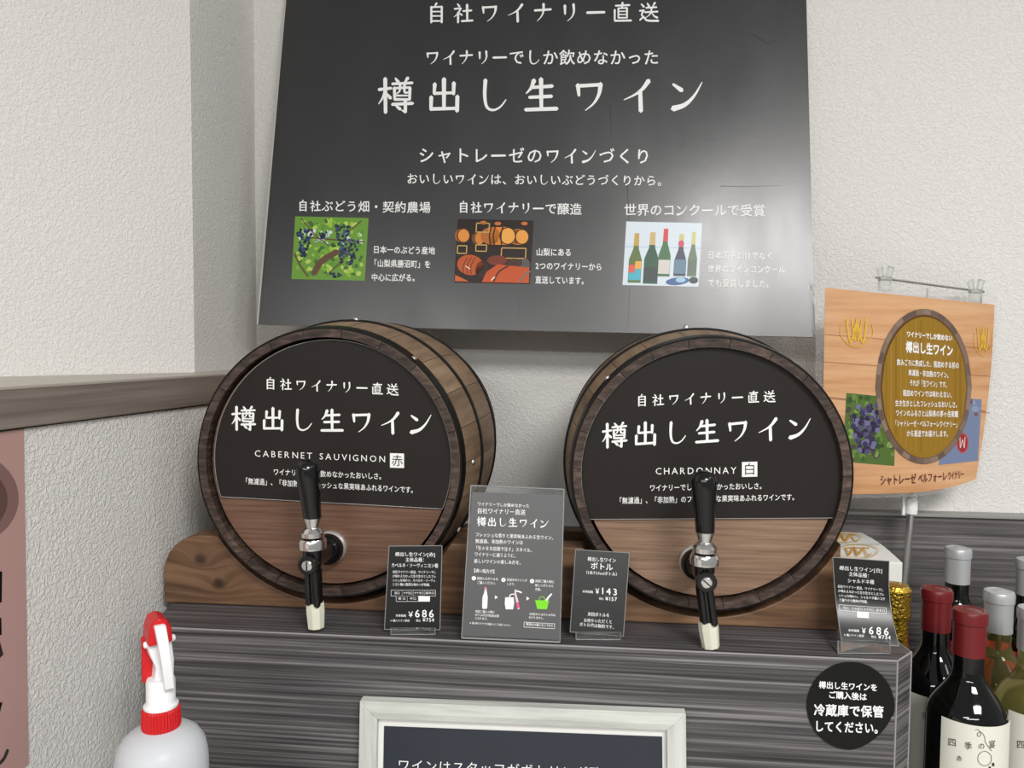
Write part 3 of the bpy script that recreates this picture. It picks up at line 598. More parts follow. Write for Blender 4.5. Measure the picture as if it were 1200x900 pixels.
def make_tap(t, B, c, px, lean, screw_rot, sl=0.04):
    Yh = B['Y']+0.010; p = onY([px], Yh)[0]; o = (p[0]-c[0], Yh-B['Y'], p[2]-c[2])
    ox, oy, oz = o
    w = MB(); w.lathe([(0.0125, 0), (0.012, 0.014), (0.0095, 0.030), (0.0085, 0.062), (0.0093, 0.066)], org=(ox, oy-0.006, oz), axis=(0, -1, 0), n=28)
    yv = oy-0.060
    w.lathe([(0.0082, -0.010), (0.0098, 0.004), (0.0105, 0.013)], org=(ox, yv, oz), n=28)
    body = w.build('tap', M['blackp'], t, bevel=0); body['label'] = 'black and chrome beer-style tap'
    w = MB(); w.lathe([(0.0178, 0), (0.0183, 0.003), (0.0183, 0.007), (0.0168, 0.009), (0.014, 0.0095)], org=(ox, oy-0.0002, oz), axis=(0, -1, 0), n=40); w.build('flange', M['flange'], body)
    w = MB(); w.lathe([(0.0165, 0), (0.0175, 0.003), (0.016, 0.010), (0.0125, 0.014)], org=(ox, oy-0.0097, oz), axis=(0, -1, 0), n=36); w.build('shank_nut', M['blackp'], body)
    w = MB(); w.lathe([(0.0125, 0), (0.0142, 0.0012), (0.0144, 0.0085), (0.0128, 0.0115), (0.008, 0.0120)], org=(ox, yv, oz+0.0125), n=36); w.build('lower_collar', M['chrome'], body)
    w = MB(); w.lathe([(0.0108, 0), (0.0119, 0.001), (0.0119, 0.0055), (0.0085, 0.0095), (0.0064, 0.0105), (0.0068, 0.0120), (0.0096, 0.0205)], org=(ox, yv, oz+0.0252), n=36); w.build('upper_collar', M['chrome'], body)
    ax = Vector((lean, -0.10, 1))
    prof = [(0.0088, 0), (0.0094, 0.002), (0.0098, 0.012), (0.0110, 0.030), (0.0121, 0.044), (0.0122, 0.051), (0.0110, 0.056), (0.0085, 0.0595), (0.0045, 0.0617), (0.001, 0.0622)]
    w = MB(); w.lathe(prof, org=(ox, yv, oz+0.0455), axis=ax, n=32); w.build('handle', M['blackp'], body)['label'] = 'glossy black tap handle'
    w = MB(); w.lathe([(0.0092, 0), (0.0102, 0.0015), (0.0102, 0.005), (0.009, 0.0065)], org=(ox, oy-0.070, oz-0.0005), axis=(0, -1, 0), n=32); w.build('screw_boss', M['blackp'], body)
    w = MB(); w.lathe([(0.0054, 0), (0.0054, 0.0008), (0.0045, 0.0014)], org=(ox, oy-0.0764, oz-0.0005), axis=(0, -1, 0), n=24)
    w.build('screw', M['chrome'], body)
    w = MB(); a = screw_rot; cx, sx = math.cos(a), math.sin(a); 
    pts = [(ox+cx*u*0.0046-sx*v*0.0006, oz-0.0005+sx*u*0.0046+cx*v*0.0006) for u, v in ((-1, -1), (1, -1), (1, 1), (-1, 1))]
    w.prism(pts, oy-0.0782, oy-0.0774); w.build('screw_slot', M['black'], body)
    w = MB(); w.lathe([(0.0085, 0), (0.0080, 0.036)], org=(ox+0.0003, yv+0.002, oz-0.010), axis=(sl, 0, -1), n=24)
    w.lathe([(0.0036, 0), (0.0036, 0.036), (0.002, 0.038)], org=(ox+0.0045, yv-0.0062, oz-0.009), axis=(sl+0.02, 0, -1), n=14)
    w.lathe([(0.0030, 0), (0.0030, 0.034), (0.002, 0.036)], org=(ox-0.0040, yv-0.0058, oz-0.009), axis=(sl, 0, -1), n=14); w.build('spout', M['blackp'], body)
    w = MB(); w.lathe([(0.0080, -0.001), (0.0098, 0), (0.0100, 0.008), (0.0088, 0.026), (0.0078, 0.0265), (0.0060, 0.020)], org=(ox+0.036*sl, yv+0.002, oz-0.0450), axis=(sl, 0, -1), n=8, smooth=False); w.build('nozzle_sleeve', M['tip'], body, bevel=0.0008)['label'] = 'pale rubber nozzle sleeve'
    return body
make_tap(bl, BL, cl, (389, 640), -0.07, PI/2)
make_tap(br, BRR, cr, (815.5, 657), -0.06, -0.7, 0.13)

# ------------------------------------------------------------------ big black board
TLb, TRb, BRb, BLb = (337.0, -25), (944.3, -25), (955, 395), (301, 380)
Yb, Yt = 1.105, 1.105+0.093
c3, p0, n = quad3([TLb, TRb, BRb, BLb], Yb, Yt)
print('board corners', c3, 'n', n)
bd = thing('sign_board', 'large black glossy sign board leaning on the back wall above both barrels', 'sign', tuple((c3[2]+c3[3])/2))
slab(c3, n, 0.006, 'panel', [M['board'], M['foam']], bd, 0, 1)
fm = plane_map(p0, n)
A = Art(fm, 0.0002)
for pts, w_, g_ in (([(378, 30), (398, 40), (414, 50)], 0.8, 62), ([(400, 46), (412, 44), (424, 41)], 1.6, 52), ([(408, 52), (416, 50), (420, 54)], 1.4, 50), ([(352, 142), (385, 140), (404, 137)], 0.7, 60), ([(845, 218), (880, 218.5), (918, 217)], 0.9, 96), ([(450, 227), (455, 235)], 0.6, 90),
                    ([(470, 249), (476, 258)], 0.5, 80), ([(882, 40), (900, 50), (913, 44)], 1.2, 54), ([(631, 372), (636, 374)], 1.5, 80), ([(715, 120), (716, 160)], 0.9, 50), ([(735, 216), (738, 300), (736, 388)], 0.8, 48), ([(608, 345), (608, 384)], 0.5, 50)):
    A.line(pts, w_, rgb(g_, g_, g_+1), w_*0.3)
A.build('scuff_marks', bd); A = Art(fm, 0.0002); A.poly([(335.6, -25), (337.6, -25), (302.6, 380), (300.6, 380)], rgb(176, 174, 168)); A.build('edge_tape', bd)
LB = [('自社ワイナリー直送', 496, 15.5, 776, 14.5, 25), ('樽出し生ワイン', 435, 112, 833, 112, 44)]
text(LB, fm, 'large_lettering', M['paint'], bd, bold=0.0)
LB = [('ワイナリーでしか飲めなかった', 497, 67.5, 773, 67.5, 19), ('シャトレーゼのワインづくり', 489, 182, 764, 183.5, 19.5), ('おいしいワインは、おいしいぶどうづくりから。', 476, 209.5, 784, 212, 13.5),
      ('自社ぶどう畑・契約農場', 348, 241, 505, 243.5, 14), ('自社ワイナリーで醸造', 536, 242.5, 682, 245.5, 14.5), ('世界のコンクールで受賞', 731, 246, 897, 247, 15)]
text(LB, fm, 'medium_lettering', M['paint'], bd, bold=0.008)
LB = [('日本一のぶどう産地', 437, 292.5, 510, 294, 9.5), ('「山梨県勝沼町」を', 434, 308.5, 505, 310, 9.5), ('中心に広がる。', 435, 325, 491, 325.8, 9.5),
      ('山梨にある', 628, 295.5, 670, 296, 9.5), ('2つのワイナリーから', 627, 311.5, 706, 313, 9.5), ('直送しています。', 627, 328, 689, 329.3, 9.5),
      ('日本国内だけでなく', 829, 299, 906, 300.5, 10), ('世界のワインコンクール', 829, 315, 920, 316.3, 10), ('でも受賞しました。', 829, 331.5, 906, 333, 10)]
text(LB, fm, 'small_lettering', M['paint'], bd, brush=False, bold=0.016)
def clipq(x0, y0, x1, y1):  # picture rectangle following the board's slight skew
    return lambda u, v: (x0+(x1-x0)*u-(v*4.5), y0+(y1-y0)*v+u*2)
def rnd(a, b): return random.uniform(a, b)
# vineyard photo
Q = clipq(346, 253.5, 432, 327)
A = Art(fm, 0.0003, 0.00005); A.poly([Q(0, 0), Q(1, 0), Q(1, 1), Q(0, 1)], rgb(104, 150, 52)); A.up()
def inq(x, m=0.03): return min(max(x, m), 1-m)
for i in range(150):
    u, v = rnd(.05, .95), rnd(.05, .93); g = random.choice([(150, 190, 60), (86, 140, 48), (60, 104, 44), (176, 204, 92), (120, 170, 60)])
    if 0.22 < v < 0.42 and random.random() < 0.6: g = (205, 222, 214)
    A.disc(*Q(u, v), rnd(1.5, 4), rnd(1.5, 3), rgb(*g), 7, rnd(0, 3))
    if i % 30 == 0: A.up()
A.up()
for pts, wd in (([Q(.08, .03), Q(.3, .3), Q(.48, .45)], 1.3), ([Q(.3, .9), Q(.4, .7), Q(.6, .55)], 7), ([Q(.02, .6), Q(.12, .8), Q(.22, .95)], 2), ([Q(.9, .05), Q(.7, .3), Q(.72, .6), Q(.5, .9)], 1.4), ([Q(.2, .33), Q(.6, .36), Q(.95, .38)], 1.6)):
    A.line(pts, wd, rgb(96, 68, 46))
A.up()
def bunch(cx, cy, wd, ht, r, n, cols, A=A, Q=Q):
    for i in range(n):
        t = rnd(0, 1); ww = wd*(1-t*0.75); A.disc(*Q(inq(cx+rnd(-ww, ww)), inq(cy+t*ht)), r, r, rgb(*random.choice(cols)), 8)
        if i % 12 == 0: A.up(0.5)
gr = [(26, 40, 66), (40, 60, 92), (20, 28, 50), (64, 86, 122)]
bunch(.66, .12, .1, .6, 1.7, 60, gr); bunch(.14, .2, .11, .45, 1.7, 55, gr); bunch(.8, .35, .1, .4, 1.6, 40, gr); bunch(.4, .24, .08, .1, 1.3, 16, gr); bunch(.6, .88, .1, .08, 1.3, 16, gr)
A.build('vineyard_photo', bd)['label'] = 'printed photo of dark grapes on a green vine'
# cellar photo
Q = clipq(536.5, 256.5, 625.5, 331)
A = Art(fm, 0.0003, 0.00005); A.poly([Q(0, 0), Q(1, 0), Q(1, 1), Q(0, 1)], rgb(34, 20, 14)); A.up()
def cask(u, v, ru, rv, col, endc, dirx=1, back=0.12):
    x, y = Q(u, v); A.disc(x-dirx*back*60, y, ru*80, rv*66*0.95, rgb(*[int(k*.8) for k in col]), 18); 
    A.poly([(x-dirx*back*60, y-rv*64), (x, y-rv*66), (x, y+rv*66), (x-dirx*back*60, y+rv*64)], rgb(*col)); A.up()
    A.disc(x, y, ru*70, rv*66, rgb(60, 34, 18), 18); A.up(); A.disc(x, y, ru*60, rv*58, rgb(*endc), 18); A.up()
cask(.09, .26, .11, .13, (190, 110, 40), (222, 142, 60), 1, .03); cask(.3, .3, .09, .12, (150, 84, 32), (206, 126, 50), 1, .03)
cask(.86, .26, .12, .14, (214, 124, 44), (232, 158, 70), 1, .14); cask(.67, .25, .14, .16, (220, 128, 44), (236, 166, 74), 1, .34)
for s in (.45, .5, .6): A.line([Q(s, .1), Q(s-.02, .25), Q(s, .41)], 1.6, rgb(46, 26, 14))
A.up()
for (a, b, c_, d) in ((.25, .06, .42, .2), (.6, .44, .92, .6), (.02, .42, .14, .54), (.26, .4, .4, .5)):
    A.line([Q(a, b), Q(c_, b)], 1.2, rgb(206, 166, 96)); A.line([Q(a, d), Q(c_, d)], 1.2, rgb(206, 166, 96)); A.line([Q(a, b), Q(a, d)], 1.2, rgb(206, 166, 96)); A.line([Q(c_, b), Q(c_, d)], 1.2, rgb(206, 166, 96))
for (u, v) in ((.34, .03), (.53, .04), (.88, .03)): A.disc(*Q(u, v+.02), 4, 2.2, rgb(196, 110, 50), 10)
A.up()
A.disc(*Q(.55, .64), 12, 6, rgb(120, 52, 30), 14); A.disc(*Q(.78, .68), 9, 6, rgb(70, 44, 34), 14); A.disc(*Q(.92, .7), 6, 8, rgb(90, 84, 80), 12); A.up()
A.disc(*Q(.2, .72), 15.5, 12, rgb(186, 84, 34), 20, .15); A.disc(*Q(.36, .8), 8, 11, rgb(50, 28, 20), 16); A.up()
for s in (0, .05, .1): A.line([Q(.16+s, .6), Q(.11+s, .74), Q(.12+s, .86)], .9, rgb(70, 30, 16))
A.up(); A.poly([Q(.37, .97), Q(.42, .82), Q(.56, .7), Q(.98, .74), Q(.985, .985), Q(.37, .985)], rgb(196, 82, 34)); A.poly([Q(.01, .88), Q(.2, .98), Q(.01, .98)], rgb(206, 96, 44)); A.up()
A.line([Q(.7, .72), Q(.58, .82), Q(.52, .97)], 1.8, rgb(66, 30, 18)); A.line([Q(.99, .8), Q(.9, .88), Q(.86, .98)], 2.2, rgb(120, 110, 100))
A.up(); A.line([Q(.14, .74), Q(.2, .78)], 1.2, rgb(240, 214, 180)); A.line([Q(.49, .95), Q(.53, .9)], 1.6, rgb(240, 214, 190))
A.build('cellar_photo', bd)['label'] = 'printed photo of orange barrels in a cellar'
# bottles photo
Q = clipq(734, 259.5, 823, 334)
A = Art(fm, 0.0003, 0.00005); A.poly([Q(0, 0), Q(1, 0), Q(1, 1), Q(0, 1)], rgb(214, 226, 234)); A.up(); A.poly([Q(0, .38), Q(1, .38), Q(1, .41), Q(0, .41)], rgb(196, 214, 228)); A.up()
def pbot(u, top, bot, wb, cap, gl, lab):
    A.poly([Q(u-wb, bot), Q(u+wb, bot), Q(u+wb, top+.42), Q(u+wb*.42, top+.24), Q(u+wb*.36, top), Q(u-wb*.36, top), Q(u-wb*.42, top+.24), Q(u-wb, top+.42)], rgb(*gl)); A.up(.5)
    A.poly([Q(u-wb*.4, top+.2), Q(u+wb*.4, top+.2), Q(u+wb*.36, top), Q(u-wb*.36, top)], rgb(*cap)); 
    A.poly([Q(u-wb*.95, bot-.04), Q(u+wb*.95, bot-.04), Q(u+wb*.95, bot-.26), Q(u-wb*.95, bot-.26)], rgb(*lab)); A.up(.5)
pbot(.15, .18, .96, .085, (196, 160, 70), (92, 112, 52), (70, 176, 196)); pbot(.53, .1, .85, .08, (214, 60, 66), (60, 110, 66), (212, 206, 200)); pbot(.36, .16, .97, .095, (206, 176, 110), (40, 84, 58), (48, 60, 62))
pbot(.74, .18, .84, .08, (200, 196, 120), (60, 62, 88), (96, 130, 150)); pbot(.9, .14, .84, .06, (206, 200, 120), (104, 122, 96), (98, 110, 96))
A.poly([Q(.07, .68), Q(.15, .68), Q(.15, .8), Q(.07, .8)], rgb(224, 90, 70)); A.poly([Q(.15, .62), Q(.23, .62), Q(.23, .74), Q(.15, .74)], rgb(236, 170, 60)); A.disc(*Q(.74, .33), 3.5, 4, rgb(206, 60, 96), 10); A.up()
A.disc(*Q(.72, .92), 14, 4.5, rgb(60, 96, 150), 14, -.1); A.disc(*Q(.93, .9), 5.5, 4, rgb(56, 60, 62), 10)
A.up(); A.disc(*Q(.76, .9), 6, 3, rgb(160, 200, 224), 10)
A.build('bottles_photo', bd)['label'] = 'printed photo of five wine bottles on pale blue'

# ------------------------------------------------------------------ acrylic sign holder between the barrels
zb = ZC+0.0015
def depthfoot(px): return onZ([px], zb)[0][1]
yb = depthfoot((600, 751)); print('acrylic foot Y', yb)
c4 = [(552, 569), (661, 573.5), (656, 752.5), (541, 747.5)]
c3, p0, n = quad3(c4, yb, yb+0.036)
ac = thing('acrylic_sign_holder', 'clear acrylic sign holder with a charcoal serving guide between the two barrels', 'sign', tuple((c3[2]+c3[3])/2))
slab(c3, n, 0.0016, 'back_sheet', M['acry'], ac)
w = MB(); b0, b1 = c3[3], c3[2]; w.hexa([b0, b1, b1+np.array([0, 0.045, 0]), b0+np.array([0, 0.045, 0])], [b0-np.array([0, 0, .0012]), b1-np.array([0, 0, .0012]), b1+np.array([0, .045, -.0012]), b0+np.array([0, .045, -.0012])])
for v_ in (0,): pass
keep(w.build('foot', M['acry']), ac)
w = MB(); w.tube([c3[0], c3[1]], 0.0007, 6); w.tube([c3[1], c3[2]], 0.0006, 6); w.tube([c3[2], c3[3]], 0.0009, 6); w.tube([c3[3], c3[0]], 0.0006, 6); keep(w.build('sheet_edge', M['acry_edge']), ac)['label'] = 'frosted cut edge of the acrylic'
ic = on_plane([(553, 576.5), (660, 580.5), (656, 750), (541.5, 745)], p0, n, 0.0009)
o = slab(list(ic), n, 0.0005, 'paper_insert', M['cardgrey'], ac); o['label'] = 'charcoal printed insert'
fm = plane_map(p0+n*0.0009, n)
LA = [('ワイナリーでしか飲めなかった', 559.5, 590.5, 620.5, 593, 5), ('自社ワイナリー直送', 559, 598.5, 616, 600.5, 7), ]
keep2(text([('樽出し生ワイン', 558, 611, 644, 614, 11.5)], fm, 'lettering', M['paint'], bold=0.01), o, ac)
LA += [('フレッシュな香りと果実味あふれる生ワイン。', 557, 626.5, 651, 630.5, 5.4), ('無濾過、非加熱のワインは', 557, 634, 613, 636, 5.4), ('「生のまま店頭で注ぐ」スタイル。', 555.5, 642, 626, 645, 5.4), ('ワイナリーに通うように、', 556, 649.5, 607, 651.5, 5.4), ('新しいワインの楽しみ方を。', 555.5, 657.5, 613, 659.5, 5.4),
       ('【通い瓶方式】', 553, 668.5, 582, 670, 5), ('初回のみボトルを', 559, 677.8, 584, 678.8, 3.8), ('ご購入ください。', 559, 682.8, 583, 683.6, 3.8), ('店員がボトリング', 594, 679.3, 618, 680.5, 3.8), ('します。', 594, 684.3, 605, 684.8, 3.8),
       ('次回ご購入時に', 627, 680.8, 650, 682, 3.8), ('新しいボトルと', 627, 685.8, 649, 686.8, 3.8), ('交換。', 627, 690.5, 636, 691, 3.8), ('初回ご購入の際に', 557, 716.5, 580, 717.5, 3.4), ('ボトル代が別途必要', 556.5, 720.5, 585, 722, 3.4), ('となります。', 556.5, 724.5, 573, 725.3, 3.4),
       ('2回目からはボトル代は', 620, 719.5, 651, 721, 3.4), ('かかりません。', 619.5, 723.5, 639, 724.5, 3.4), ('飲酒は20歳になってから', 616.5, 731.3, 648.5, 733.5, 3.8), ('※割れ物ですのでお取扱いにご注意ください。', 550.5, 730, 600, 733, 3)]
keep2(text(LA, fm, 'small_lettering', M['paint'], brush=False, bold=0.014, res=1), o, ac)
A = Art(fm, 0.0004, 0.00004)
for (x, y) in ((555.3, 677.6), (590, 679.6), (623.5, 681)): A.disc(x, y, 2.6, 2.6, rgb(236, 236, 234), 12)
wh = rgb(234, 234, 232)
A.poly([(565, 712), (565.3, 700), (567.5, 694), (567.8, 690), (570.3, 690), (570.6, 694), (571.6, 700), (571, 712), (570, 713.5), (566, 713.5)], wh); A.poly([(567.5, 690.5), (568, 687.8), (570, 687.8), (570.8, 690.5), (569.6, 692.5)], rgb(206, 130, 140))
A.poly([(580, 697.5), (583.5, 700), (580, 702.2)], wh); A.poly([(617, 699), (620.5, 701.4), (617, 703.6)], wh)
A.poly([(592, 700), (602, 700), (602.5, 707), (601.3, 714), (592.6, 714), (591.5, 707)], wh); A.line([(597, 700), (598.5, 696.8), (603, 696.3)], 1.2, wh)
A.line([(604, 691), (604, 696), (606, 704), (607.5, 713)], 1.6, rgb(222, 200, 206), 3.2); A.line([(604, 692.5), (607.5, 693), (611, 694.4)], 1.8, wh); A.up(); A.poly([(604.8, 706), (608, 705.4), (609, 712), (606, 713.4)], rgb(214, 84, 130))
A.line([(640, 704), (643.5, 699), (646.5, 696)], 2.6, wh, 1.6); A.up(); A.line([(631.5, 703.5), (632.5, 700.5), (635.5, 699), (638, 701), (638.6, 704)], 0.8, rgb(130, 210, 40)); A.poly([(627, 703.2), (643.3, 703.8), (641, 714), (629.5, 713.6)], rgb(122, 212, 36))
for a_, b_ in (((614.3, 729), (650, 731)), ((650, 731), (649.6, 736.8)), ((649.6, 736.8), (614, 734.8)), ((614, 734.8), (614.3, 729))): A.line([a_, b_], 0.5, wh)
keep2(A.build('pictogram', ac), o, ac)
keep2(text([('1', 554.2, 677.6, 556.4, 677.6, 4), ('2', 588.9, 679.6, 591.1, 679.6, 4), ('3', 622.4, 681, 624.6, 681, 4)], fm, 'numeral', M['ink'], brush=False, res=1, eps=0.0006), o, ac)

# ------------------------------------------------------------------ price cards on L-shaped acrylic stands
def price_card(c4, foot, label, lines, bigs, boxes=(), curve=None, lean=0.012):
    fy = depthfoot(((foot[0]+foot[2])/2, foot[3])); 
    c3, p0, n = quad3(c4, fy+0.004, fy+0.004+lean)
    base = onZ([(foot[0], foot[3]), (foot[2], foot[3])], ZC+0.0008)
    t = thing('price_card_stand', label, 'price card', tuple((base[0]+base[1])/2), 'price cards on acrylic stands')
    # curved card: bows away from its own plane
    if curve:
        def fmap(P, e=0.0):
            P = np.atleast_2d(np.asarray(P, float)); q = on_plane(P, p0, n, 0)
            v = np.clip((P[:, 1]-c4[0][1])/(c4[3][1]-c4[0][1]), -0.02, 1.02); bow = curve*np.sin(v*PI)
            D = rays(P); tt = ((q-CAM)*D).sum(1)/(D*D).sum(1); return CAM+D*(tt+bow-e)[:, None]
    else: fmap = plane_map(p0, n)
    N_ = 14; w = MB(); v = []; TL, TR, BR_, BL_ = [np.array(p, float) for p in c4]; pp = []
    for i in range(N_+1):
        k = i/N_; a = TL*(1-k)+BL_*k; b = TR*(1-k)+BR_*k
        if curve: a = a+np.array([-3*math.sin(k*PI)*0.6, 0]); b = b+np.array([-4.5*math.sin(k*PI), 0])
        pp += [a, b]
    f3 = fmap(np.array(pp), 0); v = [tuple(p) for p in f3]+[tuple(p-n*0.0006) for p in f3]; m_ = 2*(N_+1)
    f = []
    for i in range(N_): f += [(2*i, 2*i+1, 2*i+3, 2*i+2), (m_+2*i+2, m_+2*i+3, m_+2*i+1, m_+2*i), (2*i, 2*i+2, m_+2*i+2, m_+2*i), (2*i+1, m_+2*i+1, m_+2*i+3, 2*i+3)]
    f += [(0, m_, m_+1, 1), (2*N_, 2*N_+1, m_+2*N_+1, m_+2*N_)]
    w.add(v, f, 0, True); cd_ = w.build('card', M['cardblk'], None); keep(cd_, t)
    w = MB(); outl = [tuple(fmap(np.array([p]), 0.0001)[0]) for p in (pp[0], pp[1])]
    w.tube([outl[0], outl[1]], 0.0004, 5)
    w.tube([tuple(fmap(np.array([pp[2*i]]), 0.0001)[0]) for i in range(N_+1)], 0.0004, 5); w.tube([tuple(fmap(np.array([pp[2*i+1]]), 0.0001)[0]) for i in range(N_+1)], 0.0004, 5); w.tube([v[2*N_], v[2*N_+1]], 0.0004, 5)
    keep(w.build('card_rim', M['acry_edge']), t)
    # acrylic L: back sheet + foot toward the viewer
    w = MB(); a, b = base[0], base[1]; bk = 0.010; th = 0.0012; 
    w.hexa([a, b, b+np.array([0, bk+.02, 0]), a+np.array([0, bk+.02, 0])], [a+np.array([0, 0, th]), b+np.array([0, 0, th]), b+np.array([0, bk+.02, th]), a+np.array([0, bk+.02, th])])
    tb = onY([(foot[0], foot[1]), (foot[2], foot[1])], a[1]+0.002)
    w.hexa([a, b, tb[1], tb[0]], [a+np.array([0, th, 0]), b+np.array([0, th, 0]), tb[1]+np.array([0, th, 0]), tb[0]+np.array([0, th, 0])])
    keep(w.build('acrylic_foot', M['acry']), t)
    w = MB(); w.tube([a, b], 0.0005, 5); w.tube([b, tb[1]], 0.0005, 5); w.tube([a, tb[0]], 0.0004, 5); keep(w.build('foot_edge', M['acry_edge']), t)
    e0 = 0.0004
    if bigs: keep2(text(bigs, fmap, 'price_lettering', M['paint'], brush=False, bold=0.01, eps=e0), cd_, t)
    keep2(text(lines, fmap, 'small_lettering', M['paint'], brush=False, bold=0.012, res=1, eps=e0), cd_, t)
    if boxes:
        A = Art(fmap, e0); 
        for (x0, y0, x1, y1, fill, sk) in boxes:
            P4 = [(x0, y0), (x1, y0+sk), (x1, y1+sk), (x0, y1)]
            if fill: A.poly(P4, rgb(236, 236, 234))
            else:
                for i in range(4): A.line([P4[i], P4[(i+1) % 4]], 0.5, rgb(210, 210, 208))
        keep2(A.build('printed_box', t), cd_, t)
    return t
price_card([(456, 640), (518, 639.5), (515.5, 738), (450.5, 737.5)], (458, 736, 510, 743.5), 'black price card for the red wine standing below the left barrel, price 686',
    [('樽出し生ワイン[赤]', 463, 649.5, 510, 650, 5.4), ('主体品種：', 475, 656, 500, 656.2, 5.4), ('カベルネ・ソーヴィニヨン種', 458.5, 662.3, 513.5, 663, 5.4), ('自社ワイナリー直送。ワイナリーでし', 460, 670.2, 511, 670.6, 3.8), ('か味わえなかった生き生きとしたフレ', 460, 675.1, 511, 675.6, 3.8), ('ッシュな味わい。カベルネ・ソーヴィ', 459.8, 680, 510.6, 680.5, 3.8), ('ニヨン種の豊潤な味わいが特徴。', 459.6, 684.8, 506, 685.4, 3.8),
     ('甘口', 462, 695, 468.5, 695, 3.4), ('やや甘口', 472.5, 695, 483.5, 695, 3.4), ('やや辛口', 485.5, 695, 496.5, 695, 3.4), ('超辛口', 498.5, 695, 509, 695, 3.4), ('軽口', 466, 701.4, 476, 701.4, 3.4), ('中口', 480, 701.5, 488, 701.5, 3.4), ('本体価格', 463.5, 721.4, 476, 721.5, 3.4), ('※輸入ワイン使用', 457.5, 727.3, 480, 727.4, 3.2), ('税込', 487.5, 727.3, 493, 727.3, 3.2)],
    [('￥', 477, 720, 485.5, 720, 9), ('686', 485, 718.8, 509.6, 719, 12.5), ('¥754', 495, 726.3, 509, 726.4, 6.2)],
    [(458.3, 691.6, 471.3, 698.4, 0, 0), (471.3, 691.6, 484.3, 698.4, 0, 0), (484.3, 691.6, 497.3, 698.4, 0, 0), (497.3, 691.6, 510.3, 698.6, 0, 0), (464.3, 698.4, 477.3, 704.8, 0, 0), (477.3, 698.4, 490.3, 704.8, 0, 0), (490.3, 698.4, 503.8, 705, 1, 0)])
price_card([(674.5, 644), (737.5, 648), (730.5, 745.5), (668, 740.5)], (675, 741, 727, 749.5), 'black price card reading 143 below the left edge of the right barrel',
    [('樽出し生ワイン', 688.5, 655, 722, 657, 5.4), ('（1本720mlボトル）', 684, 670.6, 726, 673.2, 4.8), ('本体価格', 682.5, 693, 695, 693.8, 3.6), ('税込', 702, 701.5, 707.5, 701.8, 3.2), ('次回ボトルを', 688.5, 719.5, 714.5, 721.3, 5), ('お持ちいただくと', 684, 726.8, 717.5, 728.8, 5), ('ボトル代は無料です。', 679, 731.5, 722, 735.5, 5)],
    [('ボトル', 692, 663, 718.5, 665, 9), ('￥', 696.5, 692.6, 703.5, 693, 9), ('143', 703.5, 692, 724.5, 694, 11), ('¥157', 709, 701.3, 723.5, 702.3, 6.2)], lean=0.020)
price_card([(976, 653), (1042, 657.5), (1053.5, 757), (986.5, 752)], (982, 751, 1043, 765.5), 'curved glossy black price card reading 686 at the right end of the counter',
    [('樽出し生ワイン[白]', 983.5, 665.5, 1034, 669, 5.6), ('主体品種：', 994.5, 672.5, 1021.5, 675.2, 5.6), ('シャルドネ種', 993, 680.3, 1024.5, 682.3, 5.6), ('自社ワイナリー直送。ワイナリーでし', 981.5, 687, 1035.5, 691.5, 3.9), ('か味わえなかった生き生きとしたフレ', 982, 692.3, 1036.3, 696.8, 3.9), ('ッシュな味わい。シャルドネ種のコク', 982.5, 697.6, 1037.3, 702, 3.9), ('と爽やかな酸味が特徴。', 983.2, 702.8, 1019, 705.6, 3.9),
     ('甘口', 988, 712, 994.5, 712.6, 3.4), ('やや甘口', 998.5, 713, 1010.5, 713.8, 3.4), ('やや辛口', 1012, 714, 1024, 714.8, 3.4), ('超辛口', 1026, 715, 1037.5, 715.8, 3.4), ('本体価格', 994, 738.6, 1007, 739.4, 3.5), ('※輸入ワイン使用', 989, 744, 1012.5, 745.3, 3.3), ('税込', 1021, 746, 1027, 746.4, 3.2)],
    [('￥', 1008.5, 739, 1016, 739.5, 9), ('686', 1016.5, 738.3, 1043, 740.2, 12.5), ('¥754', 1029, 746.2, 1044, 747.2, 6.2)],
    [(983.2, 708.6, 997, 715.2, 0, 1), (997, 709.6, 1010.8, 716.2, 0, 1), (1010.8, 710.6, 1024.6, 717.2, 0, 1), (1024.6, 711.6, 1038.6, 718.2, 0, 1), (1004.5, 716.6, 1018, 723.4, 1, 1)], curve=0.012, lean=0.02)

# ------------------------------------------------------------------ picture frame on the cabinet front
Yfr = YF0-0.0005
c4 = [(421.5, 821.5), (804, 836.5), (806, 1105), (416, 1090)]
c3 = onY(c4, Yfr-0.012); pf = thing('picture_frame', 'whitewashed wooden picture frame with a navy notice, hung on the cabinet front', 'frame', tuple((c3[2]+c3[3])/2))
def lerp2(c, u, v): return (c[0]*(1-u)+c[1]*u)*(1-v)+(c[3]*(1-u)+c[2]*u)*v
bw = 0.0185/np.linalg.norm(c3[1]-c3[0]); bh = 0.0185/np.linalg.norm(c3[3]-c3[0])
O = [lerp2(c3, 0, 0), lerp2(c3, 1, 0), lerp2(c3, 1, 1), lerp2(c3, 0, 1)]; I = [lerp2(c3, bw, bh), lerp2(c3, 1-bw, bh), lerp2(c3, 1-bw, 1-bh), lerp2(c3, bw, 1-bh)]
by = np.array([0, 0.012, 0]); md = np.array([0, -0.0015, 0])
for i in range(4):
    j = (i+1) % 4; Mi = O[i]*0.4+I[i]*0.6+md; Mj = O[j]*0.4+I[j]*0.6+md
    w = MB(); w.add([O[i], O[j], Mj, Mi, I[j], I[i], O[i]+by, O[j]+by, I[j]+by, I[i]+by], [(0, 1, 2, 3), (3, 2, 4, 5), (0, 6, 7, 1), (5, 4, 8, 9), (6, 9, 8, 7), (0, 3, 5, 9, 6), (1, 7, 8, 4, 2)])
    keep(w.build('frame_rail', M['frame'] if i % 2 == 0 else M['frame_v'], bevel=0.0008), pf)
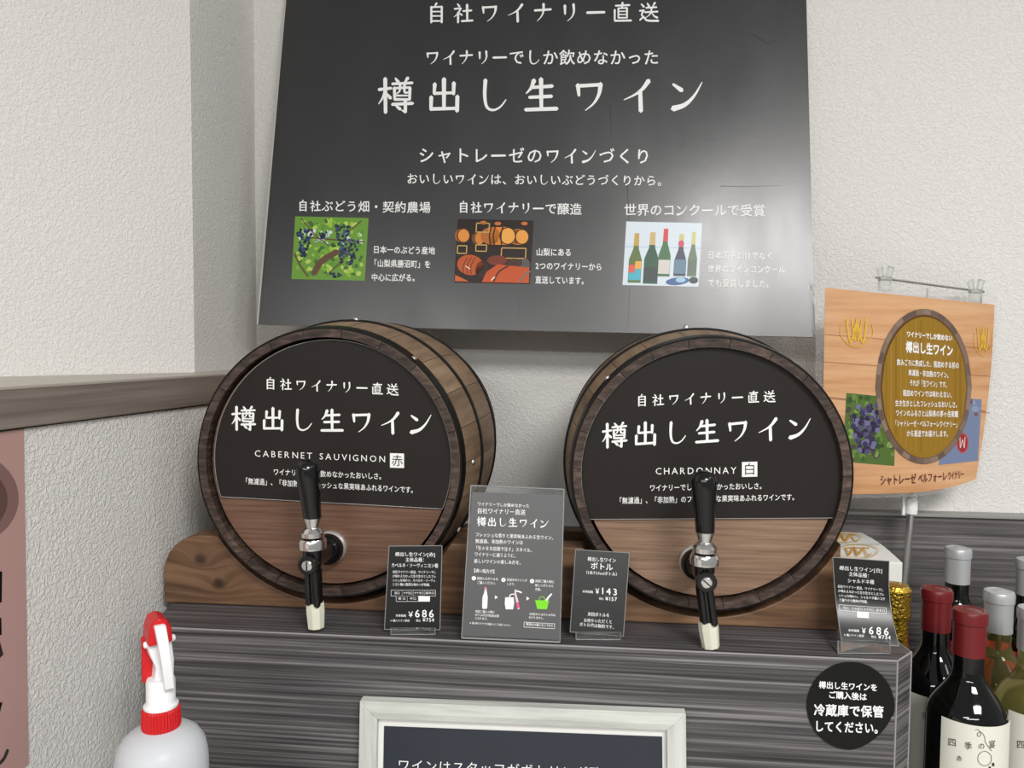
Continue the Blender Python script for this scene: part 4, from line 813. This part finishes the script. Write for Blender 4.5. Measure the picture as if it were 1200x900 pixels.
w = MB(); w.hexa([p+np.array([0, 0.007, 0]) for p in I], [p+np.array([0, 0.011, 0]) for p in I]); keep(w.build('mount', M['white']), pf)
Yn = Yfr-0.012+0.0062
nv = onY([(450, 851), (776, 863.5), (778, 1080), (446, 1068)], Yn); w = MB(); w.hexa(list(nv), [p+np.array([0, .0007, 0]) for p in nv]); o = keep(w.build('notice', M['navy']), pf); o['label'] = 'navy printed notice'
fm = lambda P, e=0.0: onY(P, Yn, e)
keep2(text([('ワインはスタッフがボトリング致します。', 465, 896.5, 770, 909, 15)], fm, 'lettering', M['paint'], brush=False, bold=0.0), o, pf)

# ------------------------------------------------------------------ round sticker
st = thing('round_sticker', 'round black storage sticker on the right end of the cabinet front', 'sticker', tuple(onY([(997, 828)], YF0)[0]))
Ys = YF0-0.0016; ctr = onY([(997, 827.5)], Ys)[0]; rs = 51*0.001
pa = []
for k in range(64):
    a = 2*PI*k/64; x = 997+51.3*math.cos(a)+(2 if math.cos(a) > 0 else 0)*0; y = 827.5-51.3*math.sin(a)
    if math.sin(a) < -0.2 and math.cos(a) > 0: x -= 2.5*abs(math.sin(2*a)); y -= 3.0*abs(math.sin(2*a))
    pa.append((x, y))
P3 = onY(pa, Ys); w = MB(); w.prism([(p[0], p[2]) for p in P3], Ys, YF0-0.0003); o = keep(w.build('disc', M['sticker']), st)
fm = lambda P, e=0.0: onY(P, Ys, e)
text([('樽出し生ワインを', 959.5, 802.5, 1028.5, 806, 9), ('ご購入後は', 970.5, 814, 1016, 817, 9.2), ('冷蔵庫で保管', 953.5, 832, 1036, 834.5, 14.5), ('してください。', 954, 851, 1036, 854, 14)], fm, 'lettering', M['paint'], st, brush=False, bold=0.022)

# ------------------------------------------------------------------ white carton behind the right card
d0 = 1.0
cx = thing('gift_carton', 'white carton with gold monograms standing behind the right price card', 'box', (0, 0, 0))
f0 = atd(1058, 659.5, d0); zt = f0[2]; xr = f0[0]; yf = f0[1]; xl2 = onY([(966, 650)], yf)[0][0]
w = MB(); nn = 10; prof = []
for k in range(nn+1):
    t = k/nn; y = yf+0.152*t; z = zt+0.004*math.sin(t*PI*1.0)+(0.003*t); prof.append((y, z))
dd = 0.152; pts = [(yf, ZS+0.0005)]+prof+[(yf+dd, ZS+0.0005)]
cx.location = ((xl2+xr)/2, yf+dd/2, ZS)
xcl = fr2[0]; print('carton x', xl2, xr, 'y', yf, 'cab right at yf', poly[2], poly[3])
w.prism(pts, xl2, xr, plane='YZ'); keep(w.build('carton', M['white'], bevel=0.0012), cx)
def topmap(P, e=0.0): return on_plane(P, (0, yf, zt+0.0035), (0, -0.025, 1), e)
A = Art(topmap, 0.0012)
def mono(cx_, cy_, rx, ry, sk=0.02):
    for k in range(36):
        a = 2*PI*k/36; b = 2*PI*(k+1)/36
        for q in (1.0, 0.93):
            A.line([(cx_+rx*q*math.cos(a), cy_+ry*q*math.sin(a)), (cx_+rx*q*math.cos(b), cy_+ry*q*math.sin(b))], 0.5, rgb(232, 206, 150))
    c_ = rgb(222, 170, 76)
    A.line([(cx_-14, cy_-4), (cx_-9, cy_+4), (cx_-4, cy_-4.5), (cx_+1, cy_+4), (cx_+7, cy_-4)], 1.6, c_); A.line([(cx_-10, cy_+4.5), (cx_-5, cy_-4), (cx_+0, cy_+4), (cx_+6, cy_-3), (cx_+12, cy_+4.5), (cx_+16, cy_+3)], 1.3, c_); A.line([(cx_-16, cy_-3), (cx_-8, cy_-4), (cx_+14, cy_-3.5)], 0.8, c_)
mono(1005, 645.5, 25, 8); mono(990, 629.5, 20, 6)
A.line([(975, 637.2), (1031, 637.6)], 0.5, rgb(200, 200, 196)); A.build('gold_monogram', cx)['label'] = 'pale gold monograms in ovals'

# ------------------------------------------------------------------ bottles
def lathe_map(cx_, cy_, r):     # pixel -> front of a vertical cylinder
    def f(P, e=0.0):
        D = rays(P); O_ = CAM-np.array([cx_, cy_, 0]); a = D[:, 0]**2+D[:, 1]**2; b = 2*(D[:, 0]*O_[0]+D[:, 1]*O_[1]); c = O_[0]**2+O_[1]**2-(r+e)**2
        disc = np.maximum(b*b-4*a*c, 0); t = (-b-np.sqrt(disc))/(2*a); return CAM+D*t[:, None]
    return f
def bottle(px, py, d, label, capm, glass, group=None, r=0.0375, cap_len=0.053, lab=None, labcol=None, champ=False, neck_r=0.0142, liquid=False):
    top = atd(px, py, d); H = top[2]-ZS-0.0005; x, y = top[0], top[1]
    t = thing('wine_bottle' if not champ else 'sparkling_wine_bottle', label, 'bottle', (x, y, ZS+0.0005), group)
    if not champ: prof = [(r*0.8, 0), (r, 0.004), (r, H-0.114)]+[(neck_r+(r-neck_r)*(0.5+0.5*math.cos(PI*k/10)), H-0.114+0.052*(k/10)**0.85) for k in range(1, 11)]+[(neck_r, H-0.05), (neck_r, H-0.006)]
    else: prof = [(r*0.8, 0), (r, 0.005), (r, H-0.19)]+[(neck_r+(r-neck_r)*(0.5+0.5*math.cos(PI*k/12)), H-0.19+0.12*(k/12)) for k in range(1, 13)]+[(neck_r, H-0.006)]
    w = MB(); w.lathe(prof, n=40); w.build('glass', glass, t)
    if champ:
        w = MB(); R_ = lambda z: 0
        pr = [(0.0235, H-0.115), (0.0200, H-0.095), (0.0165, H-0.070), (0.0158, H-0.042), (0.0185, H-0.040), (0.0192, H-0.034), (0.0178, H-0.028), (0.0186, H-0.015), (0.0186, H-0.006), (0.0150, H-0.001), (0.006, H+0.0008)]
        # only outside the shoulder
        w.lathe(pr, n=40); w.build('foil', capm, t)['label'] = 'crinkled gold foil'
    else:
        w = MB(); c = 0.0152; w.lathe([(c, H-cap_len), (c, H-0.0135), (c+0.0012, H-0.0125), (c+0.0014, H-0.0035), (c+0.0002, H-0.0006), (c-0.003, H), (c-0.0035, H-0.0006), (0.006, H-0.0006), (0.005, H-0.0001), (0.002, H)], n=40); w.build('capsule', capm, t)
    if lab:
        a0, a1, zt_, zb_ = lab; w = MB(); v = []; f = []; K = 28; rr = r+0.0004
        for k in range(K+1):
            a = math.radians(a0+(a1-a0)*k/K); v += [(rr*math.cos(a), rr*math.sin(a), H-zt_), (rr*math.cos(a), rr*math.sin(a), H-zb_), ((rr-.0003)*math.cos(a), (rr-.0003)*math.sin(a), H-zt_), ((rr-.0003)*math.cos(a), (rr-.0003)*math.sin(a), H-zb_)]
        for k in range(K): q = 4*k; f += [(q, q+1, q+5, q+4), (q+2, q+6, q+7, q+3), (q, q+4, q+6, q+2), (q+1, q+3, q+7, q+5)]
        w.add(v, f, 0, True); w.build('paper_label', labcol or M['label'], t)
    return t, x, y, H
G = 'wine bottles on the shelf right of the counter'
t, bx, by_, H = bottle(1137, 714, 0.785, 'red-capped dark wine bottle nearest the camera with a cream label', M['redcap'], M['glassblk'], G, lab=(-150, -30, 0.104, 0.235), cap_len=0.046)
fm = lathe_map(bx, by_, 0.0375+0.0006)
keep2(text([('四', 1110, 869, 1121.5, 871, 10.5), ('季', 1128.5, 873.5, 1141, 875, 9.5), ('の', 1145.5, 874.5, 1155, 874.5, 8.5), ('宴', 1158.5, 873, 1167, 872, 10), ('赤', 1119.5, 888.5, 1129, 889.5, 7)], fm, 'label_lettering', M['ink'], brush=False, bold=-0.008), t, t)
A = Art(fm, 0.0003)
A.line([(1143, 855.5), (1146, 855), (1149.5, 859), (1148, 863), (1145.5, 862), (1146.5, 858.5), (1151, 859), (1154, 864), (1155, 870), (1162, 880)], 0.6, rgb(60, 60, 60))
A.line([(1146+8*math.cos(a)+8, 889+8.5*math.sin(a)) for a in np.linspace(-1.2, 5.2, 16)], 0.6, rgb(60, 60, 60)); A.disc(1164, 896, 1.6, 2.4, rgb(60, 60, 60)); A.disc(1160, 900, 1.6, 2, rgb(60, 60, 60))
A.build('vine_drawing', t)
t, bx, by_, H = bottle(1098, 689, 0.865, 'red-capped dark wine bottle standing just right of the gold-foiled bottle', M['redcap'], M['glassblk'], G, lab=(-150, -50, 0.112, 0.235), cap_len=0.047)
fm = lathe_map(bx, by_, 0.0375+0.0006); keep2(text([('季', 1080, 838, 1089, 841, 10)], fm, 'label_lettering', M['ink'], brush=False), t, t)
t, bx, by_, H = bottle(1123, 641.5, 1.03, 'silver-capped dark wine bottle at the back behind the two red-capped bottles', M['silcap'], M['glassblk'], G, lab=(-170, -10, 0.116, 0.2), labcol=M['redlab'], cap_len=0.047)
t, bx, by_, H = bottle(1171, 692, 0.905, 'silver-capped pale wine bottle behind the nearest red-capped bottle', M['silcap'], M['glassyel'], G, cap_len=0.048)
t, bx, by_, H = bottle(1207, 655, 1.03, 'silver-capped dark wine bottle at the back, cut by the right edge', M['silcap'], M['glassblk'], G, lab=(-170, -10, 0.118, 0.2), labcol=M['redlab'], cap_len=0.048)
t, bx, by_, H = bottle(1213, 712, 0.82, 'yellow-green white wine bottle in front, cut by the right edge, with a cream label', M['silcap'], M['glassyel'], G, lab=(-150, -30, 0.104, 0.235), cap_len=0.046)
fm = lathe_map(bx, by_, 0.0375+0.0006); keep2(text([('四', 1191, 872, 1202, 873, 10.5), ('季', 1209, 875, 1220, 876, 9.5)], fm, 'label_lettering', M['ink'], brush=False, bold=-0.008), t, t)
bottle(1049, 684, 0.95, 'green sparkling wine bottle in gold foil between the carton and the red-capped bottles', M['gold'], M['glassgrn'], None, r=0.043, champ=True, neck_r=0.0145)

# ------------------------------------------------------------------ poster on its pole
pp_ = thing('poster_stand', 'orange woodgrain wine poster clipped to a thin metal pole at the right', 'sign', (0, 0, 0))
dp = 1.10
top = atd(1087.5, 338, dp); bot = atd(1061, 686, dp+0.0); base = np.array([bot[0]-(top[0]-bot[0])*0.35, bot[1]-(top[1]-bot[1])*0.35, 0])
dirv = (top-bot)/(top[2]-bot[2]); foot = bot+dirv*(ZS+0.0005-bot[2]); pp_.location = tuple(foot)
w = MB(); sl = atd(1066, 600, dp); 
def along(z): return bot+dirv*(z-bot[2])
w.tube([tuple(foot+np.array([0, 0, .008])), tuple(along(sl[2]))], 0.0045, 16); keep(w.build('pole', M['steel']), pp_)
w = MB(); w.tube([tuple(along(sl[2])), tuple(along(top[2]))], 0.0017, 10); keep(w.build('upper_rod', M['steel']), pp_)
w = MB(); w.lathe([(0.0075, 0), (0.0082, 0.001), (0.0082, 0.020), (0.006, 0.0215), (0.006, 0.028)], org=tuple(along(sl[2]-0.003)), axis=tuple(dirv), n=24); p_ = along(sl[2]); w.box(p_[0]-0.013, p_[0]-0.009, p_[1]-0.003, p_[1]+0.003, p_[2]-0.004, p_[2]+0.024); keep(w.build('sleeve', M['whitep']), pp_)['label'] = 'white plastic height sleeve'
w = MB(); w.lathe([(0.026, 0), (0.026, 0.006), (0.01, 0.010)], org=tuple(foot), n=32); keep(w.build('base', M['steel']), pp_)
bl0 = atd(1026, 325, dp-0.012); br0 = atd(1153, 342, dp+0.012)
w = MB(); w.tube([tuple(bl0), tuple(br0)], 0.0017, 10); keep(w.build('cross_bar', M['steel']), pp_)
def sheet_uv(P):
    P = np.atleast_2d(np.asarray(P, float)); u = (P[:, 0]-966)/200.0; v = (P[:, 1]-337-20*u)/235.0; return u, v
def smap(P, e=0.0):
    u, v = sheet_uv(P); d = 1.045+0.06*np.clip(u, -0.1, 1.1)**2+0.018*np.clip(1-u, 0, 1.2)**2 - 0.02*np.clip(v, 0, 1)*0 ; d = d-0.006
    D = rays(P); return CAM+D*(d-e)[:, None]
def sheet_px(u, v):
    # left / right edges and curved bottom
    xl_ = 967-4.5*v; xr_ = 1165.5-5*v-17*v*v; x = xl_+(xr_-xl_)*u
    yt_ = 337+20*u; yb_ = 579+3*u-10*u*u-8*max(u-0.6, 0)**2*8; return (x, yt_+(yb_-yt_)*v)
NU, NV = 24, 14
def sheetobj(u0, u1, v0, v1, eps, name, m, col=None, thick=0.0004):
    v = []; f = []
    for j in range(NV+1):
        for i in range(NU+1): v.append(sheet_px(u0+(u1-u0)*i/NU, v0+(v1-v0)*j/NV))
    P = smap(np.array(v), eps); w = MB(); n_ = (NU+1)*(NV+1); V = [tuple(p) for p in P]+[tuple(p+np.array([0.1, 1, 0])*thick) for p in P]
    for j in range(NV):
        for i in range(NU):
            a = j*(NU+1)+i; f += [(a, a+1, a+NU+2, a+NU+1), (n_+a+NU+1, n_+a+NU+2, n_+a+1, n_+a)]
    for i in range(NU): a = i; b = NV*(NU+1)+i; f += [(a, n_+a, n_+a+1, a+1), (b, b+1, n_+b+1, n_+b)]
    for j in range(NV): a = j*(NU+1); b = a+NU; c = NU+1; f += [(a, a+c, n_+a+c, n_+a), (b, n_+b, n_+b+c, b+c)]
    w.add(V, f, 0, False); w.m = [0]*len(w.f); w.sm = [True]*len(w.f); o = w.build(name, m, None); keep(o, pp_); return o
M['wprint'] = streak('printed_woodgrain', [(0.3, rgb(186, 132, 88)), (0.5, rgb(208, 158, 114)), (0.75, rgb(222, 178, 136))], (5, 5, 60), 1, rough=0.22, bump=0, detail=4, spec=0.55)
po = sheetobj(0, 1, 0, 1, 0.0, 'poster', M['wprint']); po['label'] = 'printed orange woodgrain poster'
o = sheetobj(-0.05, 1.012, -0.045, 1.02, -0.0012, 'laminate_film', M['lamin']); o['label'] = 'clear laminate sheet'
A = Art(smap, 0.0003, 0.00006)
for yy in (392, 424, 467): A.line([(966, yy), (1030, yy+5), (1100, yy+12), (1160, yy+17)], 0.7, rgb(150, 100, 66))
A.line([(964, 465), (1030, 471), (1100, 478), (1155, 482)], 0.9, rgb(120, 76, 50)); A.up()
gq = [(992, 460.5), (1050, 466), (1048, 546), (987.5, 541)]; A.grid(gq, rgb(82, 108, 50), 6, 3)
gq2 = [(1115, 466), (1150.5, 468), (1146, 540), (1100, 545)]; A.grid(gq2, rgb(116, 130, 160), 6, 3); A.up()
for i in range(70):
    A.disc(rnd(994, 1046), rnd(466, 538), rnd(2, 5), rnd(2, 4), rgb(*random.choice([(60, 90, 40), (104, 134, 62), (130, 160, 84), (76, 70, 62), (50, 74, 40)])), 8, rnd(0, 3))
A.up()
for i in range(90):
    t_ = rnd(0, 1); ww = 22*(1-0.55*t_) if t_ > 0.2 else 15; A.disc(1016+rnd(-ww, ww)*0.9-3*t_, 474+t_*56, 3.0, 3.2, rgb(*random.choice([(58, 52, 84), (84, 78, 116), (44, 38, 62), (112, 108, 150)])), 9)
    if i % 15 == 0: A.up(0.5)
for i in range(14): A.disc(rnd(1118, 1147), rnd(470, 500), rnd(2, 5), rnd(2, 4), rgb(*random.choice([(96, 80, 96), (136, 150, 176), (120, 84, 84)])), 8)
A.up(); A.disc(1128, 519, 7, 12, rgb(190, 70, 74), 18); A.up(); A.disc(1128, 519, 5.6, 10.2, rgb(150, 44, 54), 18); A.up(); A.line([(1125, 512), (1125.5, 525), (1128, 515), (1130, 525), (1131, 512)], 0.9, rgb(222, 190, 180)); A.up()
# oval barrel head
ox_, oy_ = 1082.5, 453.0
A.oval(ox_, oy_, 56.5, 91, rgb(116, 96, 84), 30); A.up()
for k in range(0, 40): 
    a = 2*PI*k/40; c_ = random.choice([(112, 92, 80), (128, 106, 92), (100, 82, 72), (138, 118, 104)])
    b = 2*PI*(k+1)/40; A.poly([(ox_+56*math.cos(a), oy_+90.4*math.sin(a)), (ox_+56*math.cos(b), oy_+90.4*math.sin(b)), (ox_+51.5*math.cos(b), oy_+85*math.sin(b)), (ox_+51.5*math.cos(a), oy_+85*math.sin(a))], rgb(*c_))
A.up(); A.oval(ox_, oy_, 50.8, 84, rgb(92, 62, 20), 30); A.up(); A.oval(ox_+0.6, oy_+1, 49.6, 82.6, rgb(148, 112, 34), 30); A.up()
for k in range(16):
    x = ox_-44+k*5.8; hh = 80*math.sqrt(max(0, 1-((x-ox_)/49)**2)); A.line([(x, oy_-hh*0.97), (x, oy_-hh*.4), (x, oy_+hh*.4), (x, oy_+hh*0.97)], 1.0+rnd(0, 1.6), rgb(*random.choice([(138, 102, 28), (160, 124, 42), (150, 116, 40)])))
A.up()
# gold crest, left and right
for (cx_, cy_, s_) in ((1004, 388, 1.0), (1152, 398, 0.55)):
    c_ = rgb(222, 176, 60)
    A.line([(cx_-12*s_, cy_-14), (cx_-7*s_, cy_+14), (cx_, cy_-10), (cx_+7*s_, cy_+14), (cx_+12*s_, cy_-14)], 2.2*s_, c_); A.line([(cx_-6*s_, cy_-14), (cx_-2*s_, cy_+12), (cx_, cy_-16), (cx_+2*s_, cy_+12), (cx_+6*s_, cy_-14)], 1.5*s_, c_)
    A.line([(cx_-18*s_, cy_-8), (cx_-19*s_, cy_+4), (cx_-10*s_, cy_+15), (cx_, cy_+19), (cx_+10*s_, cy_+15), (cx_+19*s_, cy_+4), (cx_+18*s_, cy_-8)], 1.0*s_, c_)
keep2(A.build('printed_picture', pp_), po, pp_)
TP = [('ワイナリーでしか飲めない', 1062.5, 391.5, 1116, 396.5, 7.5), ('樽出し生ワイン', 1061.5, 406.5, 1117, 411.5, 14)]
keep2(text(TP, smap, 'heading_lettering', M['paint'], brush=False, bold=0.03, eps=0.0012), po, pp_)
TP = [('飲みごろに熟成した、瓶詰めする前の', 1051, 424.5, 1124, 428.5, 8), ('無濾過・非加熱のワイン。', 1064.5, 436.5, 1114, 440, 8), ('それが「生ワイン」です。', 1066, 448.5, 1112, 451, 8), ('瓶詰めワインでは味わえない、', 1058, 460.5, 1118, 463, 8), ('生き生きとしたフレッシュなおいしさ。', 1049, 472.5, 1124, 474.5, 8), ('ワインのふるさと山梨県の茅ヶ岳南麓', 1049.5, 484, 1123, 485.5, 8), ('「シャトレーゼ・ベルフォーレワイナリー」', 1047, 496, 1124, 497.5, 8), ('から直送でお届けします。', 1062.5, 508, 1113.5, 508.5, 8)]
keep2(text(TP, smap, 'small_lettering', M['paint'], brush=False, bold=0.014, eps=0.0012), po, pp_)
M['maroonink'] = mat('maroon_ink', rgb(96, 30, 34), 0.4)
keep2(text([('シャトレーゼ', 1031.5, 563, 1074, 561, 13), ('ベルフォーレ', 1076, 561, 1110, 558, 12), ('ワイナリー', 1111, 558, 1130, 555.5, 11)], smap, 'maroon_lettering', M['maroonink'], brush=False, bold=0.012, eps=0.0012), po, pp_)
def clip(px, py, dd_):
    c = atd(px, py, dd_); w = MB()
    for s_ in (-1, 1):
        w.hexa([c+np.array(p) for p in ((-.011, -.004, .012), (-.004, -.004, .016), (-.002, -.004, 0), (-.008, -.004, -.002))] if s_ < 0 else [c+np.array(p) for p in ((.002, -.004, .0), (.004, -.004, .016), (.012, -.004, .013), (.008, -.004, -.002))],
               [c+np.array(p) for p in ((-.011, .004, .012), (-.004, .004, .016), (-.002, .004, 0), (-.008, .004, -.002))] if s_ < 0 else [c+np.array(p) for p in ((.002, .004, .0), (.004, .004, .016), (.012, .004, .013), (.008, .004, -.002))])
    w.box(c[0]-.008, c[0]+.008, c[1]-.0045, c[1]+.0045, c[2]-.019, c[2]+.001)
    o = keep(w.build('clip', M['clipm'], bevel=0.001), pp_); o['label'] = 'clear plastic clip'
    w = MB(); w.lathe([(0.003, -0.007), (0.003, 0.007)], org=tuple(c+np.array([0, 0, -.002])), axis=(1, 0, 0), n=12); o2 = w.build('clip_spring', M['steel']); keep2(o2, o, pp_)
clip(1037, 325, dp-0.022); clip(1143, 340, dp-0.0)

# ------------------------------------------------------------------ mauve poster on the half wall
pA, pB = off(A0, -ins), off(A1, -ins); wn = (nx, ny, 0); fm = plane_map((pA[0]+nx*0.0012, pA[1]+ny*0.0012, 1), wn)
mp_ = thing('wall_poster', 'mauve poster with a dark round mark on the lower left wall', 'poster', tuple(fm(np.array([[14, 700]]))[0]))
def psheet(px4, eps, name, m, th=0.0008):
    P = fm(np.array(px4, float), eps); w = MB(); nn_ = np.array(wn); nv_ = len(P)
    w.add([tuple(p) for p in P]+[tuple(p-nn_*th) for p in P], [tuple(range(nv_)), tuple(reversed(range(nv_, 2*nv_)))]+[(i, (i+1) % nv_, (i+1) % nv_+nv_, i+nv_) for i in range(nv_)])
    return keep(w.build(name, m), mp_)
psheet([(-260, 541), (28, 502.5), (34, 895), (22, 905), (-260, 1180)], 0.0, 'sheet', M['pink'])
A = Art(fm, 0.0003, 0.00006)
A.disc(-38, 584, 60, 54, rgb(134, 104, 100), 40); A.up(); A.disc(-38, 586, 47, 42, rgb(104, 78, 74), 40); A.up()
kk = rgb(12, 11, 12)
A.poly([(-6, 668), (2.5, 670), (2.0, 706), (-6, 706)], kk); A.poly([(-8, 724), (1.5, 724), (2.0, 744), (-8, 745)], kk); A.poly([(-6, 762), (0, 752), (4, 767), (0, 771), (-6, 770)], rgb(52, 44, 44))
A.poly([(-6, 823), (2.8, 823), (0, 835), (-6, 834)], kk); A.line([(9, 879), (4, 890), (-6, 899)], 3.5, rgb(58, 52, 52))
A.build('printed_shapes', mp_)

# ------------------------------------------------------------------ spray bottle
ds = 0.655; pt_ = atd(189, 845, ds); sx_, sy_ = pt_[0], pt_[1]; k_ = ds/900.0
def sz(py): return atd(189, py, ds)[2]
ZT = 0.845
tb = thing('side_stand', 'low grey stand under the spray bottle', 'stand', (sx_+0.02, sy_-0.02, 0))
w = MB(); w.box(sx_-0.052, sx_+0.10, sy_-0.10, sy_+0.045, ZT-0.02, ZT); keep(w.build('stand_top', M['lam_back']), tb)
w = MB(); w.box(sx_-0.045, sx_+0.09, sy_-0.09, sy_+0.035, 0.0, ZT-0.02); keep(w.build('stand_body', M['lam_back']), tb)
sb_ = thing('spray_bottle', 'milky plastic spray bottle with white trigger and red collar', 'bottle', (sx_, sy_, ZT+0.0005))
sb_.rotation_euler = (0, 0, math.radians(42)); zsh = sz(851); zb_ = ZT+0.0005; rB = 0.0375
w = MB(); hh = zsh-zb_; w.lathe([(rB*0.9, 0), (rB, 0.004), (rB*1.0, hh-0.036), (rB*0.985, hh-0.026), (rB*0.93, hh-0.016), (rB*0.80, hh-0.008), (rB*0.62, hh-0.003), (0.0145, hh), (0.0145, hh+0.006)], n=56); w.build('bottle_body', M['milky'], sb_)
zc0 = hh-0.001; r1 = 0.0152
w = MB(); NN = 40; v = []
for (rr, zz) in ((r1*0.99, 0), (r1*1.02, 0.004), (r1*0.98, 0.0165), (r1*0.86, 0.0185)):
    for k in range(NN*2):
        a = 2*PI*k/(NN*2); q = rr*(1.02 if k % 2 else 0.975); v.append((q*math.cos(a), q*math.sin(a), zc0+zz))
f = [(i*80+k, i*80+(k+1) % 80, (i+1)*80+(k+1) % 80, (i+1)*80+k) for i in range(3) for k in range(80)]+[tuple(range(80)), tuple(range(240, 320))]
w.add(v, f); w.build('screw_collar', M['redp'], sb_)['label'] = 'ribbed red screw collar'
zs0 = zc0+0.0186
w = MB(); w.lathe([(0.0138, 0), (0.0140, 0.002), (0.0128, 0.003), (0.0116, 0.005), (0.0116, 0.022), (0.0108, 0.0245), (0.0085, 0.025)], org=(0, 0, zs0), n=36); w.build('sleeve', M['whitep'], sb_)
zh = zs0+0.024
w = MB(); w.prism([(-0.006, zh), (0.0095, zh), (0.0100, zh+0.016), (0.0085, zh+0.030), (0.0075, zh+0.034), (-0.0095, zh+0.036), (-0.0105, zh+0.030), (-0.0085, zh+0.022), (-0.0045, zh+0.012)], -0.006, 0.016)
w.lathe([(0.003, -0.0125), (0.003, 0.0130)], org=(-0.0008, -0.001, zh+0.0325), axis=(1, 0, 0.08), n=14)
w.build('sprayer_head', M['whitep'], sb_, bevel=0.002, seg=3)
w = MB(); P0 = []
for k in range(11):
    t_ = k/10; z = zh-0.004+0.055*t_; y = -0.0185-0.004*math.sin(t_*PI)+0.001*t_; x = 0.0035-0.0065*t_; wd = 0.0038+0.0006*t_; P0.append((x, y, z, wd))
v = []
for (x, y, z, wd) in P0: v += [(x-wd, y, z), (x+wd, y, z), (x+wd, y+0.007, z), (x-wd, y+0.007, z)]
f = [(0, 3, 2, 1), (40, 41, 42, 43)]+[(4*i+a, 4*i+(a+1) % 4, 4*i+4+(a+1) % 4, 4*i+4+a) for i in range(10) for a in range(4)]
w.add(v, f); w.build('trigger', M['whitep'], sb_, bevel=0.0012)['label'] = 'white trigger lever'
w = MB(); w.prism([(-0.0115, zh+0.033), (-0.0105, zh+0.046), (-0.0080, zh+0.053), (-0.003, zh+0.056), (0.0035, zh+0.0535), (0.0068, zh+0.046), (0.0078, zh+0.034)], -0.0125, 0.013)
w.box(-0.013, -0.0045, 0.006, 0.012, zh-0.004, zh+0.036)
w.build('nozzle_cap', M['redp'], sb_, bevel=0.002, seg=3)['label'] = 'red nozzle cap and shank'

# maroon box low behind the right barrel
p_ = onY([(668, 632)], 1.16)[0]
w = MB(); w.box(p_[0]-0.02, p_[0]+0.12, 1.135, 1.172, ZC+0.0005, p_[2]); tag(w.build('small_box', M['maroon'], bevel=0.002), 'small maroon box in shadow behind the right barrel', 'box')
# shop ceiling fittings (light strips as seen in reflections)
for i, (p, sx, sy, pw) in enumerate(LIGHTS):
    t = thing('ceiling_light', ['broad white ceiling light behind the camera to the right', 'short white ceiling strip light far behind to the left', 'white ceiling strip light over the bottle shelf', 'long white ceiling strip light far behind the camera'][i], 'light', (p[0], p[1], p[2]+0.01), 'ceiling strip lights')
    w = MB(); w.box(-sx/2-0.02, sx/2+0.02, -sy/2-0.02, sy/2+0.02, 0, 0.05); w.build('housing', M['whitep'], t)
